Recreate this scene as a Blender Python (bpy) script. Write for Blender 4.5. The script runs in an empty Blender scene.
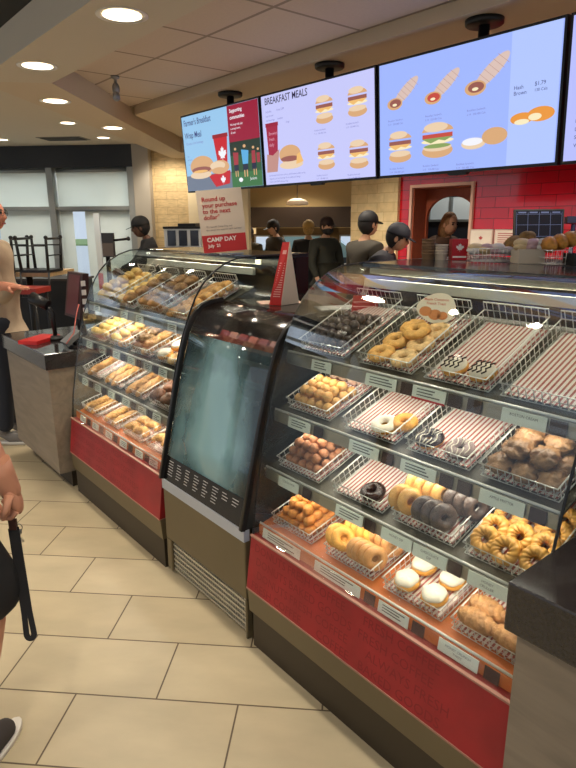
import bpy, math, random
from mathutils import Vector, Matrix
random.seed(7)
R2 = 1/math.sqrt(2)
PI = math.pi
SC = bpy.context.scene
COL = SC.collection

# ---------------------------------------------------------------- camera
cam_d = bpy.data.cameras.new('camera'); cam = bpy.data.objects.new('camera', cam_d); COL.objects.link(cam)
cam_d.sensor_fit = 'HORIZONTAL'; cam_d.sensor_width = 36.0; cam_d.lens = 37.5; cam_d.clip_start = 0.05
az, pitch, roll = math.radians(39.5), 0.265, 0.006
Xc = Vector((math.cos(az), -math.sin(az), 0))            # level camera right in counter frame
Fc = Vector((math.sin(az), math.cos(az), 0))
fwd = Fc*math.cos(pitch) - Vector((0, 0, 1))*math.sin(pitch)
dwn = -Fc*math.sin(pitch) - Vector((0, 0, 1))*math.cos(pitch)
rgt = Xc*math.cos(roll) + dwn*math.sin(roll)
dn2 = -Xc*math.sin(roll) + dwn*math.cos(roll)
m = Matrix((rgt, -dn2, -fwd)).transposed().to_4x4()
m.translation = Vector((-1.2306, 0.0, 1.69))
cam.matrix_world = m
SC.camera = cam
SC.view_settings.view_transform = 'Standard'; SC.view_settings.look = 'None'
SC.view_settings.gamma = 1.0; SC.view_settings.use_curve_mapping = False
SC.view_settings.exposure = 0.38

# ---------------------------------------------------------------- world and large lights
wd = bpy.data.worlds.new('daylight'); SC.world = wd; wd.use_nodes = True
bg = wd.node_tree.nodes['Background']; bg.inputs[0].default_value = (0.80, 0.88, 1.0, 1); bg.inputs[1].default_value = 0.62

def area(name, loc, size, power, color, aim, size_y=None, spread=PI):
    d = bpy.data.lights.new(name, 'AREA'); d.energy = power; d.color = color
    d.shape = 'RECTANGLE' if size_y else 'SQUARE'; d.size = size
    if size_y: d.size_y = size_y
    d.spread = spread
    o = bpy.data.objects.new(name, d); COL.objects.link(o); o.location = loc
    v = Vector(aim) - Vector(loc)
    o.rotation_euler = v.to_track_quat('-Z', 'Y').to_euler()
    return o
WARM = (1.0, 0.88, 0.72); SOFT = (1.0, 0.92, 0.80)
def uv(u, v, z=0.0): return Vector(((u+v)*R2, (v-u)*R2, z))
area('window_daylight', uv(-5.0, 9.6, 3.6), 4.5, 300, (0.95, 0.98, 1.0), uv(-4.8, 6.6, 1.0), 2.0)
# downlights: pot-light spots sit in cans; kitchen, booth and stone-wall spots have no fitting
def spot(loc, power, aim=None, angle=1.9, color=WARM, blend=0.6):
    d = bpy.data.lights.new('downlight', 'SPOT'); d.energy = power; d.color = color; d.spot_size = angle; d.spot_blend = blend
    d.shadow_soft_size = 0.09
    o = bpy.data.objects.new('downlight', d); COL.objects.link(o); o.location = loc
    v = (Vector(aim) - Vector(loc)) if aim else Vector((0, 0, -1))
    o.rotation_euler = v.to_track_quat('-Z', 'Y').to_euler()
ZB, ZC, ZT = 2.54, 2.72, 2.70        # bulkhead underside, plain ceiling, ceiling tiles
POTS = [(0.06, 2.66, ZB), (0.06, 3.76, ZB), (0.49, 4.72, ZB), (1.36, 5.69, ZB), (0.06, 1.44, ZB), (0.06, 0.28, ZB)]
POTS_FAR = [tuple(uv(-3.87, 5.82, ZC)), tuple(uv(-3.95, 7.0, ZC)), tuple(uv(-5.0, 5.75, ZC)), tuple(uv(-4.15, 4.5, ZC)), tuple(uv(-5.3, 7.0, ZC))]
for p in POTS: spot((p[0], p[1], p[2]-0.02), 42)
for p in POTS_FAR: spot((p[0], p[1], p[2]-0.02), 30)
# the queue area behind and beside the camera is lit by the same kind of cans
for p in [(-1.5, 2.6), (-1.5, 1.0), (-1.5, 4.0), (-2.6, 2.0), (-2.6, 3.6)]: spot((p[0], p[1], 2.66), 52)
# kitchen side
for p in [(2.9, 1.6), (2.9, 3.0), (3.1, 4.4), (2.5, 5.6)]: spot((p[0], p[1], 2.60), 85, angle=2.5)  # no fittings here; power raised to brighten the red tile wall
for p in [uv(-2.4, 9.5), uv(-1.2, 9.5), uv(-1.8, 11.0)]: spot((p[0], p[1], 2.66), 70, angle=2.4)
spot((5.2, 4.6, 2.6), 25, angle=2.4)
spot(tuple(uv(-3.3, 7.25, 2.5)), 28, aim=tuple(uv(-3.3, 7.8, 1.6)), angle=2.2)  # wall-wash spot added without a fitting to brighten the stone wall
sd_ = bpy.data.lights.new('sun', 'SUN'); sd_.energy = 1.3; sd_.angle = 0.03; sd_.color = (1.0, 0.97, 0.92); so_ = bpy.data.objects.new('sun', sd_); COL.objects.link(so_)
so_.rotation_euler = (-(uv(0.35, 0.80, 0) + Vector((0, 0, 0.50)))).to_track_quat('-Z', 'Y').to_euler()

# ---------------------------------------------------------------- materials
def lin(c):
    return tuple(((x/255)/12.92 if x/255 <= 0.04045 else (((x/255)+0.055)/1.055)**2.4) for x in c)
MATS = {}
def mat(name, rgb, rough=0.5, metal=0.0, var=0.0, vscale=20.0, bump=0.0, bscale=60.0, emit=0.0, coat=0.0, spec=0.5, trans=0.0, sss=0.0):
    if name in MATS: return MATS[name]
    M = bpy.data.materials.new(name); M.use_nodes = True; nt = M.node_tree; b = nt.nodes['Principled BSDF']
    c = lin(rgb)
    b.inputs['Base Color'].default_value = (*c, 1); b.inputs['Roughness'].default_value = rough
    b.inputs['Metallic'].default_value = metal; b.inputs['Coat Weight'].default_value = coat
    b.inputs['Specular IOR Level'].default_value = spec; b.inputs['Transmission Weight'].default_value = trans
    if sss: b.inputs['Subsurface Weight'].default_value = sss; b.inputs['Subsurface Scale'].default_value = 0.01
    if emit: b.inputs['Emission Color'].default_value = (*c, 1); b.inputs['Emission Strength'].default_value = emit
    tc = None
    if var or bump: tc = nt.nodes.new('ShaderNodeTexCoord')
    if var:
        n = nt.nodes.new('ShaderNodeTexNoise'); n.inputs['Scale'].default_value = vscale; n.inputs['Detail'].default_value = 4
        nt.links.new(tc.outputs['Object'], n.inputs['Vector'])
        r = nt.nodes.new('ShaderNodeValToRGB'); r.color_ramp.elements[0].position = 0.3; r.color_ramp.elements[1].position = 0.7
        r.color_ramp.elements[0].color = (*[x*(1-var) for x in c], 1); r.color_ramp.elements[1].color = (*[min(1, x*(1+var)) for x in c], 1)
        nt.links.new(n.outputs['Fac'], r.inputs['Fac']); nt.links.new(r.outputs['Color'], b.inputs['Base Color'])
    if bump:
        n2 = nt.nodes.new('ShaderNodeTexNoise'); n2.inputs['Scale'].default_value = bscale; n2.inputs['Detail'].default_value = 5
        nt.links.new(tc.outputs['Object'], n2.inputs['Vector'])
        bp = nt.nodes.new('ShaderNodeBump'); bp.inputs['Strength'].default_value = bump; bp.inputs['Distance'].default_value = 0.01
        nt.links.new(n2.outputs['Fac'], bp.inputs['Height']); nt.links.new(bp.outputs['Normal'], b.inputs['Normal'])
    MATS[name] = M
    return M

def brick_mat(name, c1, c2, mort, bw, rh, ms, rough, swz='xy', add=(0, 0, 0), bump=0.3, offset=0.5, noise=0.0, nscale=8, coat=0.0, stretch=(1, 1, 1)):
    M = bpy.data.materials.new(name); M.use_nodes = True; nt = M.node_tree; b = nt.nodes['Principled BSDF']
    tc = nt.nodes.new('ShaderNodeTexCoord'); sp = nt.nodes.new('ShaderNodeSeparateXYZ'); cb = nt.nodes.new('ShaderNodeCombineXYZ')
    nt.links.new(tc.outputs['Object'], sp.inputs[0])
    nt.links.new(sp.outputs['XYZ'.index(swz[0].upper())], cb.inputs[0]); nt.links.new(sp.outputs['XYZ'.index(swz[1].upper())], cb.inputs[1])
    ad = nt.nodes.new('ShaderNodeVectorMath'); ad.operation = 'ADD'; ad.inputs[1].default_value = add
    nt.links.new(cb.outputs[0], ad.inputs[0])
    br = nt.nodes.new('ShaderNodeTexBrick'); br.inputs['Scale'].default_value = 1.0
    br.inputs['Color1'].default_value = (*lin(c1), 1); br.inputs['Color2'].default_value = (*lin(c2), 1); br.inputs['Mortar'].default_value = (*lin(mort), 1)
    br.inputs['Mortar Size'].default_value = ms; br.inputs['Mortar Smooth'].default_value = 0.2
    br.inputs['Brick Width'].default_value = bw; br.inputs['Row Height'].default_value = rh; br.offset = offset
    nt.links.new(ad.outputs[0], br.inputs['Vector'])
    out = br.outputs['Color']
    if noise:
        mp = nt.nodes.new('ShaderNodeMapping'); mp.inputs['Scale'].default_value = stretch; nt.links.new(tc.outputs['Object'], mp.inputs[0])
        n = nt.nodes.new('ShaderNodeTexNoise'); n.inputs['Scale'].default_value = nscale; n.inputs['Detail'].default_value = 6; nt.links.new(mp.outputs[0], n.inputs['Vector'])
        mr = nt.nodes.new('ShaderNodeMapRange'); mr.inputs[1].default_value = 0.25; mr.inputs[2].default_value = 0.75; mr.inputs[3].default_value = 1-noise; mr.inputs[4].default_value = 1+noise*0.5
        nt.links.new(n.outputs['Fac'], mr.inputs[0])
        mx = nt.nodes.new('ShaderNodeVectorMath'); mx.operation = 'SCALE'; nt.links.new(out, mx.inputs[0]); nt.links.new(mr.outputs[0], mx.inputs['Scale']); out = mx.outputs[0]
    nt.links.new(out, b.inputs['Base Color']); b.inputs['Roughness'].default_value = rough; b.inputs['Coat Weight'].default_value = coat
    bp = nt.nodes.new('ShaderNodeBump'); bp.inputs['Strength'].default_value = bump; bp.inputs['Distance'].default_value = 0.004; bp.invert = True
    nt.links.new(br.outputs['Fac'], bp.inputs['Height']); nt.links.new(bp.outputs['Normal'], b.inputs['Normal'])
    MATS[name] = M; return M

def glass_mat(name, tint=(1, 1, 1), ior=1.45, rough=0.0, fog=None):
    M = bpy.data.materials.new(name); M.use_nodes = True; nt = M.node_tree; nt.nodes.clear()
    o = nt.nodes.new('ShaderNodeOutputMaterial'); mx = nt.nodes.new('ShaderNodeMixShader'); fr = nt.nodes.new('ShaderNodeMath')
    t = nt.nodes.new('ShaderNodeBsdfTransparent'); g = nt.nodes.new('ShaderNodeBsdfGlossy')
    t.inputs[0].default_value = (*tint, 1); g.inputs['Roughness'].default_value = rough
    f0 = ((ior-1)/(ior+1))**2   # Schlick reflectance, the same from either side of the pane
    ge = nt.nodes.new('ShaderNodeNewGeometry'); dt = nt.nodes.new('ShaderNodeVectorMath'); dt.operation = 'DOT_PRODUCT'
    nt.links.new(ge.outputs['Normal'], dt.inputs[0]); nt.links.new(ge.outputs['Incoming'], dt.inputs[1])
    ab = nt.nodes.new('ShaderNodeMath'); ab.operation = 'ABSOLUTE'; nt.links.new(dt.outputs['Value'], ab.inputs[0])
    om = nt.nodes.new('ShaderNodeMath'); om.operation = 'SUBTRACT'; om.inputs[0].default_value = 1.0; nt.links.new(ab.outputs[0], om.inputs[1])
    pw = nt.nodes.new('ShaderNodeMath'); pw.operation = 'POWER'; pw.inputs[1].default_value = 5.0; nt.links.new(om.outputs[0], pw.inputs[0])
    fr.operation = 'MULTIPLY_ADD'; fr.inputs[1].default_value = 0.55*(1-f0); fr.inputs[2].default_value = f0; nt.links.new(pw.outputs[0], fr.inputs[0])
    nt.links.new(fr.outputs[0], mx.inputs[0]); nt.links.new(g.outputs[0], mx.inputs[2]); src = t.outputs[0]
    if fog:   # condensation on the pane, thick in the middle
        tc = nt.nodes.new('ShaderNodeTexCoord'); n = nt.nodes.new('ShaderNodeTexNoise'); n.inputs['Scale'].default_value = 2.2; n.inputs['Detail'].default_value = 5
        mp = nt.nodes.new('ShaderNodeMapping'); mp.inputs['Scale'].default_value = (1, 2.2, 1.6); mp.inputs['Location'].default_value = fog[2]
        nt.links.new(tc.outputs['Object'], mp.inputs[0]); nt.links.new(mp.outputs[0], n.inputs['Vector'])
        gr = nt.nodes.new('ShaderNodeTexGradient'); gr.gradient_type = 'SPHERICAL'
        m2 = nt.nodes.new('ShaderNodeMapping'); m2.vector_type = 'TEXTURE'; m2.inputs['Location'].default_value = fog[0]; m2.inputs['Scale'].default_value = fog[1]
        nt.links.new(tc.outputs['Object'], m2.inputs[0]); nt.links.new(m2.outputs[0], gr.inputs[0])
        mu = nt.nodes.new('ShaderNodeMath'); mu.operation = 'MULTIPLY'; nt.links.new(n.outputs['Fac'], mu.inputs[0]); nt.links.new(gr.outputs['Fac'], mu.inputs[1])
        rp = nt.nodes.new('ShaderNodeMapRange'); rp.inputs[1].default_value = 0.05; rp.inputs[2].default_value = 0.28; rp.inputs[3].default_value = 0.06; rp.inputs[4].default_value = 0.80
        nt.links.new(mu.outputs[0], rp.inputs[0])
        di = nt.nodes.new('ShaderNodeBsdfDiffuse'); di.inputs[0].default_value = (*lin((150, 192, 198)), 1)
        m3 = nt.nodes.new('ShaderNodeMixShader'); nt.links.new(rp.outputs[0], m3.inputs[0]); nt.links.new(src, m3.inputs[1]); nt.links.new(di.outputs[0], m3.inputs[2]); src = m3.outputs[0]
    nt.links.new(src, mx.inputs[1]); nt.links.new(mx.outputs[0], o.inputs[0])
    MATS[name] = M; return M

def stripes_mat(name, ca, cb_, period, axis=1):
    M = bpy.data.materials.new(name); M.use_nodes = True; nt = M.node_tree; b = nt.nodes['Principled BSDF']
    tc = nt.nodes.new('ShaderNodeTexCoord'); sp = nt.nodes.new('ShaderNodeSeparateXYZ'); nt.links.new(tc.outputs['Object'], sp.inputs[0])
    a = nt.nodes.new('ShaderNodeMath'); a.operation = 'MULTIPLY'; a.inputs[1].default_value = 1/period; nt.links.new(sp.outputs[axis], a.inputs[0])
    f = nt.nodes.new('ShaderNodeMath'); f.operation = 'FRACT'; nt.links.new(a.outputs[0], f.inputs[0])
    g = nt.nodes.new('ShaderNodeMath'); g.operation = 'LESS_THAN'; g.inputs[1].default_value = 0.45; nt.links.new(f.outputs[0], g.inputs[0])
    mx = nt.nodes.new('ShaderNodeMix'); mx.data_type = 'RGBA'; mx.inputs[6].default_value = (*lin(ca), 1); mx.inputs[7].default_value = (*lin(cb_), 1)
    nt.links.new(g.outputs[0], mx.inputs[0]); nt.links.new(mx.outputs[2], b.inputs['Base Color']); b.inputs['Roughness'].default_value = 0.7
    MATS[name] = M; return M

# ---------------------------------------------------------------- mesh helpers
class MB:
    def __init__(s): s.V = []; s.F = []; s.S = []; s.MI = []; s.mi = 0
    def _f(s, idx, sm): s.F.append(idx); s.S.append(sm); s.MI.append(s.mi)
    def box(s, x0, x1, y0, y1, z0, z1):
        return s.hexa([(x0,y0,z0),(x1,y0,z0),(x1,y1,z0),(x0,y1,z0),(x0,y0,z1),(x1,y0,z1),(x1,y1,z1),(x0,y1,z1)])
    def hexa(s, p):
        b = len(s.V); s.V += [tuple(q) for q in p]
        for f in ((0,3,2,1),(4,5,6,7),(0,1,5,4),(1,2,6,5),(2,3,7,6),(3,0,4,7)): s._f([b+i for i in f], False)
        return s
    def obox(s, c, ax, ay, az_, hx, hy, hz):
        c = Vector(c); ax, ay, az_ = Vector(ax), Vector(ay), Vector(az_); P = []
        for k in (-1, 1):
            for (i, j) in ((-1,-1),(1,-1),(1,1),(-1,1)): P.append(c+ax*hx*i+ay*hy*j+az_*hz*k)
        return s.hexa(P)
    def quad(s, pts, th=0.0):
        pts = [Vector(p) for p in pts]
        if not th:
            b = len(s.V); s.V += [tuple(p) for p in pts]; s._f(list(range(b, b+len(pts))), False); return s
        n = (pts[1]-pts[0]).cross(pts[2]-pts[0]).normalized()*th
        return s.prism(pts, n)
    def prism(s, pts, n, sm=False):
        pts = [Vector(p) for p in pts]; n = Vector(n); k = len(pts); b = len(s.V)
        s.V += [tuple(p) for p in pts] + [tuple(p+n) for p in pts]
        s._f([b+i for i in range(k)][::-1], False); s._f([b+k+i for i in range(k)], False)
        for i in range(k): j = (i+1) % k; s._f([b+i, b+j, b+k+j, b+k+i], sm)
        return s
    def tube(s, path, r, n=6, closed=False, caps=True):
        path = [Vector(p) for p in path]; k = len(path); b = len(s.V); rs = r if isinstance(r, (list, tuple)) else [r]*k
        prev = None
        for i, p in enumerate(path):
            if closed: t = (path[(i+1) % k]-path[i-1]).normalized()
            else: t = (path[min(i+1, k-1)]-path[max(i-1, 0)]).normalized()
            if prev is None:
                a = Vector((0,0,1)) if abs(t.z) < 0.9 else Vector((1,0,0)); u = t.cross(a).normalized()
            else:
                u = (prev - t*prev.dot(t)).normalized()
            prev = u; w = t.cross(u)
            for j in range(n):
                an = 2*PI*j/n; s.V.append(tuple(p+(u*math.cos(an)+w*math.sin(an))*rs[i]))
        m_ = k if closed else k-1
        for i in range(m_):
            for j in range(n):
                i2 = (i+1) % k; j2 = (j+1) % n
                s._f([b+i*n+j, b+i*n+j2, b+i2*n+j2, b+i2*n+j], True)
        if not closed and caps:
            s._f([b+j for j in range(n)][::-1], False); s._f([b+(k-1)*n+j for j in range(n)], False)
        return s
    def lathe(s, prof, n=24, c=(0,0,0), ax=2, arc=2*PI):
        b = len(s.V); k = len(prof); full = abs(arc-2*PI) < 1e-6; cols = n if full else n+1
        for i in range(cols):
            a = arc*i/n
            for (r, z) in prof:
                p = [r*math.cos(a), r*math.sin(a), z]
                if ax == 0: p = [p[2], p[0], p[1]]
                if ax == 1: p = [p[1], p[2], p[0]]
                s.V.append((p[0]+c[0], p[1]+c[1], p[2]+c[2]))
        for i in range(n):
            i2 = (i+1) % cols
            for j in range(k-1): s._f([b+i*k+j, b+i2*k+j, b+i2*k+j+1, b+i*k+j+1], True)
        return s
    def ball(s, c, r, nu=12, nv=8, sc=(1,1,1), fn=None, M=None):
        b = len(s.V); c = Vector(c)
        for j in range(nv+1):
            ph = PI*j/nv
            for i in range(nu):
                th = 2*PI*i/nu; d = Vector((math.sin(ph)*math.cos(th), math.sin(ph)*math.sin(th), math.cos(ph)))
                k = fn(d) if fn else 1.0
                p = Vector((d.x*sc[0], d.y*sc[1], d.z*sc[2]))*r*k
                if M: p = M @ p
                s.V.append(tuple(c+p))
        for j in range(nv):
            for i in range(nu):
                i2 = (i+1) % nu; s._f([b+j*nu+i, b+(j+1)*nu+i, b+(j+1)*nu+i2, b+j*nu+i2], True)
        return s
    def torus(s, c, R, r, nu=24, nv=12, fn=None, flat=1.0):
        b = len(s.V)
        for i in range(nu):
            a = 2*PI*i/nu
            for j in range(nv):
                t = 2*PI*j/nv; k = fn(a, t) if fn else 1.0
                rr = R + r*k*math.cos(t); s.V.append((c[0]+rr*math.cos(a), c[1]+rr*math.sin(a), c[2]+r*k*flat*math.sin(t)))
        for i in range(nu):
            for j in range(nv):
                i2, j2 = (i+1) % nu, (j+1) % nv; s._f([b+i*nv+j, b+i2*nv+j, b+i2*nv+j2, b+i*nv+j2], True)
        return s
    def sheet(s, A, B, th, sm=True):
        # a curved sheet between two poly-lines of equal length, thickness th along normals
        A = [Vector(p) for p in A]; B = [Vector(p) for p in B]; k = len(A); b = len(s.V); N = []
        for i in range(k):
            t = A[min(i+1, k-1)]-A[max(i-1, 0)]; N.append(t.cross(B[i]-A[i]).normalized()*th)
        for i in range(k): s.V += [tuple(A[i]), tuple(B[i]), tuple(A[i]+N[i]), tuple(B[i]+N[i])]
        for i in range(k-1):
            a, c = b+4*i, b+4*(i+1)
            s._f([a, a+1, c+1, c], sm); s._f([a+2, c+2, c+3, a+3], sm); s._f([a, c, c+2, a+2], False); s._f([a+1, a+3, c+3, c+1], False)
        s._f([b, b+2, b+3, b+1], False); e = b+4*(k-1); s._f([e, e+1, e+3, e+2], False)
        return s
    def xf(s, M):
        s.V = [tuple(M @ Vector(v)) for v in s.V]; return s
    def build(s, name, mats, parent=None, origin=None):
        me = bpy.data.meshes.new(name); o = bpy.data.objects.new(name, me); COL.objects.link(o)
        off = Vector((0,0,0))
        if parent is not None:
            o.parent = parent; q = parent
            while q is not None: off += q.location; q = q.parent
        elif origin is not None: off = Vector(origin); o.location = off
        elif s.V:
            xs, ys, zs = zip(*s.V); off = Vector(((min(xs)+max(xs))/2, (min(ys)+max(ys))/2, min(zs))); o.location = off
        me.from_pydata([(v[0]-off.x, v[1]-off.y, v[2]-off.z) for v in s.V], [], s.F)
        me.polygons.foreach_set('use_smooth', s.S)
        if not isinstance(mats, (list, tuple)): mats = [mats]
        for mm in mats: me.materials.append(mm)
        if len(mats) > 1: me.polygons.foreach_set('material_index', s.MI)
        me.update()
        return o

def tag(o, label, cat, group=None):
    o['label'] = label; o['category'] = cat
    if group: o['group'] = group
    return o
def struct(o): o['kind'] = 'structure'; return o
def thing(name, label, cat, loc, group=None):
    o = bpy.data.objects.new(name, None); COL.objects.link(o); o.location = loc; o.empty_display_size = 0.05
    return tag(o, label, cat, group)
def dup(root, M, label=None, group=None):
    r = root.copy(); COL.objects.link(r); r.matrix_world = M
    if label: r['label'] = label
    if group: r['group'] = group
    for ch in root.children:
        c = ch.copy(); COL.objects.link(c); c.parent = r; c.matrix_parent_inverse = Matrix(); c.matrix_basis = ch.matrix_basis.copy()
        for g in ch.children:
            d = g.copy(); COL.objects.link(d); d.parent = c; d.matrix_parent_inverse = Matrix(); d.matrix_basis = g.matrix_basis.copy()
    return r
def bevel(o, w, seg=2):
    md = o.modifiers.new('bevel', 'BEVEL'); md.width = w; md.segments = seg; md.limit_method = 'ANGLE'; return o
def frameM(o, x, y, z):
    M = Matrix((Vector(x), Vector(y), Vector(z))).transposed().to_4x4(); M.translation = Vector(o); return M
_fonts = {}
def text_faces(s, size, align='LEFT', bold=0.0):
    cu = bpy.data.curves.new('writing', 'FONT'); cu.body = s; cu.size = size; cu.align_x = align; cu.offset = bold; cu.resolution_u = 2
    o = bpy.data.objects.new('writing', cu); COL.objects.link(o)
    dg = bpy.context.evaluated_depsgraph_get(); me = bpy.data.meshes.new_from_object(o.evaluated_get(dg))
    V = [v.co.copy() for v in me.vertices]; F = [list(p.vertices) for p in me.polygons]
    bpy.data.objects.remove(o); bpy.data.curves.remove(cu); bpy.data.meshes.remove(me)
    return V, F
def add_text(mb, s, size, M, align='LEFT', bold=0.0, sx=1.0):
    V, F = text_faces(s, size, align, bold); b = len(mb.V)
    mb.V += [tuple(M @ Vector((v.x*sx, v.y, 0))) for v in V]
    for f in F: mb._f([b+i for i in f], False)
    return mb

# ================================================================ THE SETTING
drywall = mat('drywall', (200, 190, 172), 0.85, bump=0.05)
drywall2 = mat('beam paint', (200, 184, 160), 0.85)
brick_mat('floor tile', (190, 176, 146), (182, 167, 136), (92, 76, 56), 0.6087, 0.3044, 0.0035, 0.38, 'xy', (0.30435, 0, 0), 0.25, noise=0.16, nscale=3.0, stretch=(1, 2.2, 1))
fl = MB().box(-11, 9, -7, 9, -0.08, 0).build('floor', MATS['floor tile'], origin=(0, 0, 0))
fl.location = (-0.880, 1.718, 0); fl.rotation_euler.z = -0.7837; struct(fl)
def bu(name, mb, mm):
    o = mb.build(name, mm, origin=(0, 0, 0)); o.rotation_euler.z = -PI/4; return struct(o)
YM = -2.2
bu('ceiling', MB().prism([(-9, -2.8, ZC), (-9, 7.98, ZC), (-3.1, 7.98, ZC), (-3.1, 12.2, ZC), (8, 12.2, ZC), (8, -2.8, ZC)], (0, 0, 0.12)), drywall)
brick_mat('ceiling tile', (205, 188, 170), (202, 184, 166), (150, 134, 118), 0.61, 0.61, 0.012, 0.9, 'xy', (0, 0, 0), 0.2, offset=0.0, noise=0.05, nscale=60)
o = MB().prism([(0.27, YM, ZT), (1.455, YM, ZT), (1.455, 5.50, ZT), (0.27, 4.31, ZT)], (0, 0, 0.018)).build('ceiling', MATS['ceiling tile'], origin=(0.83, 3.20, ZT)); struct(o)
# bulkhead along the counter with the pot lights, then turning towards the windows
struct(MB().prism([(-0.11, YM, ZB), (0.27, YM, ZB), (0.27, 4.154, ZB), (-0.11, 4.38, ZB)], (0, 0, ZC-ZB-0.001)).build('trim_1', drywall))
bu('trim_2', MB().prism([(-3.17, 3.02, ZB), (-2.745, 3.13, ZB), (-2.99, 7.1, ZB), (-2.24, 7.1, ZB), (-2.24, 7.95, ZB), (-3.3, 7.95, ZB)], (0, 0, ZC-ZB-0.001)), drywall2)
struct(MB().prism([(1.455, YM, 2.628), (4.2, YM, 2.628), (4.2, 6.6, 2.628), (3.2, 7.1, 2.628), (1.455, 5.42, 2.628)], (0, 0, ZC-2.628-0.001)).build('trim_3', drywall2))
struct(MB().box(-1.6, -0.111, YM, 4.1, 2.705, ZC-0.001).build('trim_4', mat('black paint', (34, 34, 32), 0.7)))
# window wall, at 45 degrees to the counter
frame_grey = mat('frame grey', (150, 152, 148), 0.45, 0.3)
black = mat('black', (18, 18, 19), 0.45)
bu('wall_back', MB().box(-3.60, -3.09, 7.80, 8.0, 0, ZC), brick_mat('ledger stone', (214, 188, 140), (205, 178, 130), (184, 158, 114), 0.31, 0.105, 0.004, 0.75, 'xz', (0, 0, 0), 0.5, noise=0.25, nscale=14, stretch=(1, 1, 3)))
bu('trim_5', MB().box(-3.83, -3.60, 7.66, 8.0, 0, ZC), mat('pillar paint', (168, 160, 146), 0.7))
bu('trim_6', MB().box(-8.5, -3.83, 7.66, 7.72, 2.43, ZC), black)
bu('wall_left', MB().box(-8.5, -3.83, 7.72, 8.0, 0, 0.35).box(-8.5, -3.83, 7.80, 8.0, 2.43, ZC), mat('window wall paint', (150, 148, 140), 0.7))
mull = MB().box(-5.09, -5.00, 7.66, 7.90, 0.35, 2.43).box(-8.5, -3.83, 7.69, 7.90, 1.86, 1.91).box(-3.92, -3.83, 7.67, 7.90, 0.35, 2.43).box(-8.5, -3.83, 7.69, 7.9, 0.30, 0.36).box(-6.35, -6.25, 7.66, 7.9, 0.35, 2.43)
wf = bu('window_1', mull, frame_grey)
gl = MB().box(-8.5, -3.84, 7.86, 7.868, 0.36, 2.43).build('window_pane', glass_mat('window glass', (0.95, 0.98, 1.0)), parent=wf)
def shade_mat():
    M = bpy.data.materials.new('roller shade cloth'); M.use_nodes = True; nt = M.node_tree; nt.nodes.clear()
    o_ = nt.nodes.new('ShaderNodeOutputMaterial'); mx = nt.nodes.new('ShaderNodeMixShader'); d = nt.nodes.new('ShaderNodeBsdfDiffuse'); t = nt.nodes.new('ShaderNodeBsdfTranslucent')
    d.inputs[0].default_value = (*lin((214, 214, 208)), 1); t.inputs[0].default_value = (*lin((214, 216, 210)), 1); mx.inputs[0].default_value = 0.5
    nt.links.new(d.outputs[0], mx.inputs[1]); nt.links.new(t.outputs[0], mx.inputs[2]); nt.links.new(mx.outputs[0], o_.inputs[0]); return M
cloth = shade_mat()
def shade(u0, u1, parts, label):
    o_ = MB().tube([(u0+0.01, 7.79, 2.40), (u1-0.01, 7.79, 2.40)], 0.03, 10).build('roller_shade', frame_grey, origin=(0, 0, 0))
    o_.rotation_euler.z = -PI/4; tag(o_, label, 'window shade', 'roller shades on the window wall')
    mb = MB()
    for (a, b, z0, z1) in parts: mb.box(a, b, 7.775, 7.778, z0, z1)
    mb.build('shade_cloth', cloth, parent=o_)
    mb = MB()
    for (a, b, z0, z1) in parts: mb.box(a, b, 7.769, 7.785, z0-0.02, z0)
    mb.build('bottom_bar', frame_grey, parent=o_)
shade(-6.25, -5.09, [(-5.93, -5.10, 0.42, 2.40)], 'pale grey roller shade left of the window mullion, above the stacked black chairs')
shade(-5.00, -3.92, [(-4.99, -3.93, 1.86, 2.40), (-4.99, -4.80, 0.42, 1.86), (-4.62, -3.93, 0.42, 1.86)], 'pale grey roller shade right of the mullion, beside the beige pillar')
# outdoors beyond the windows
bu('ground', MB().box(-60, 30, 8.0, 45, -0.12, -0.05), mat('pavement', (200, 205, 208), 0.9))
bu('ground', MB().box(-90, -14, 45, 60, -0.12, 0.05), mat('lawn', (120, 150, 80), 0.9))
# wall behind the counter: red tiles with the drive-through opening, stone, open kitchen
WX = 4.2
D0, D1 = 3.671, 4.412
brick_mat('red tile', (200, 16, 36), (182, 12, 28), (110, 12, 22), 0.305, 0.102, 0.0035, 0.14, 'yz', (0.1, 0.03, 0), 0.5, noise=0.10, nscale=4, coat=0.5)
rw = MB().box(WX, WX+0.2, YM, D0, 0, ZC).box(WX, WX+0.2, D1, 4.60, 0, ZC).box(WX, WX+0.2, D0, D1, 2.03, ZC)
struct(rw.build('wall_right', MATS['red tile'], origin=(WX, 0, 0)))
brick_mat('stone panel', (226, 204, 158), (210, 184, 136), (188, 160, 112), 0.31, 0.105, 0.003, 0.7, 'yz', (0, 0, 0), 0.4, noise=0.15, nscale=14)
struct(MB().box(WX+0.02, WX+0.30, 4.86, 5.384, 0, ZC).box(WX-0.04, WX+0.3, 4.60, 4.86, 0, ZC).build('wall_right', MATS['stone panel'], origin=(WX, 0, 0)))
cream = mat('cream wall', (226, 208, 170), 0.8)
bu('wall_back', MB().box(-3.09, -2.24, 7.74, 7.95, 0, ZB+0.1), cream)
kw = mat('kitchen wall', (214, 184, 128), 0.8); kb_ = mat('kitchen wall lower', (128, 100, 62), 0.8)
bu('wall_back', MB().box(-3.2, 7, 12.0, 12.1, 1.55, ZC), kw)
bu('wall_back', MB().box(-3.2, -2.80, 12.0, 12.1, 0, 1.55).box(-2.47, -2.20, 12.0, 12.1, 0, 1.55).box(-1.40, -1.02, 12.0, 12.1, 0, 1.55).box(-0.55, 7, 12.0, 12.1, 0, 1.55).box(-2.80, -0.55, 12.0, 12.1, 0, 0.80).box(-2.80, -0.55, 12.0, 12.1, 1.41, 1.55), kb_)
bu('wall_side', MB().box(-3.2, -3.09, 8.0, 12.0, 0, ZC), kw)
w3 = MB()
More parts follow.
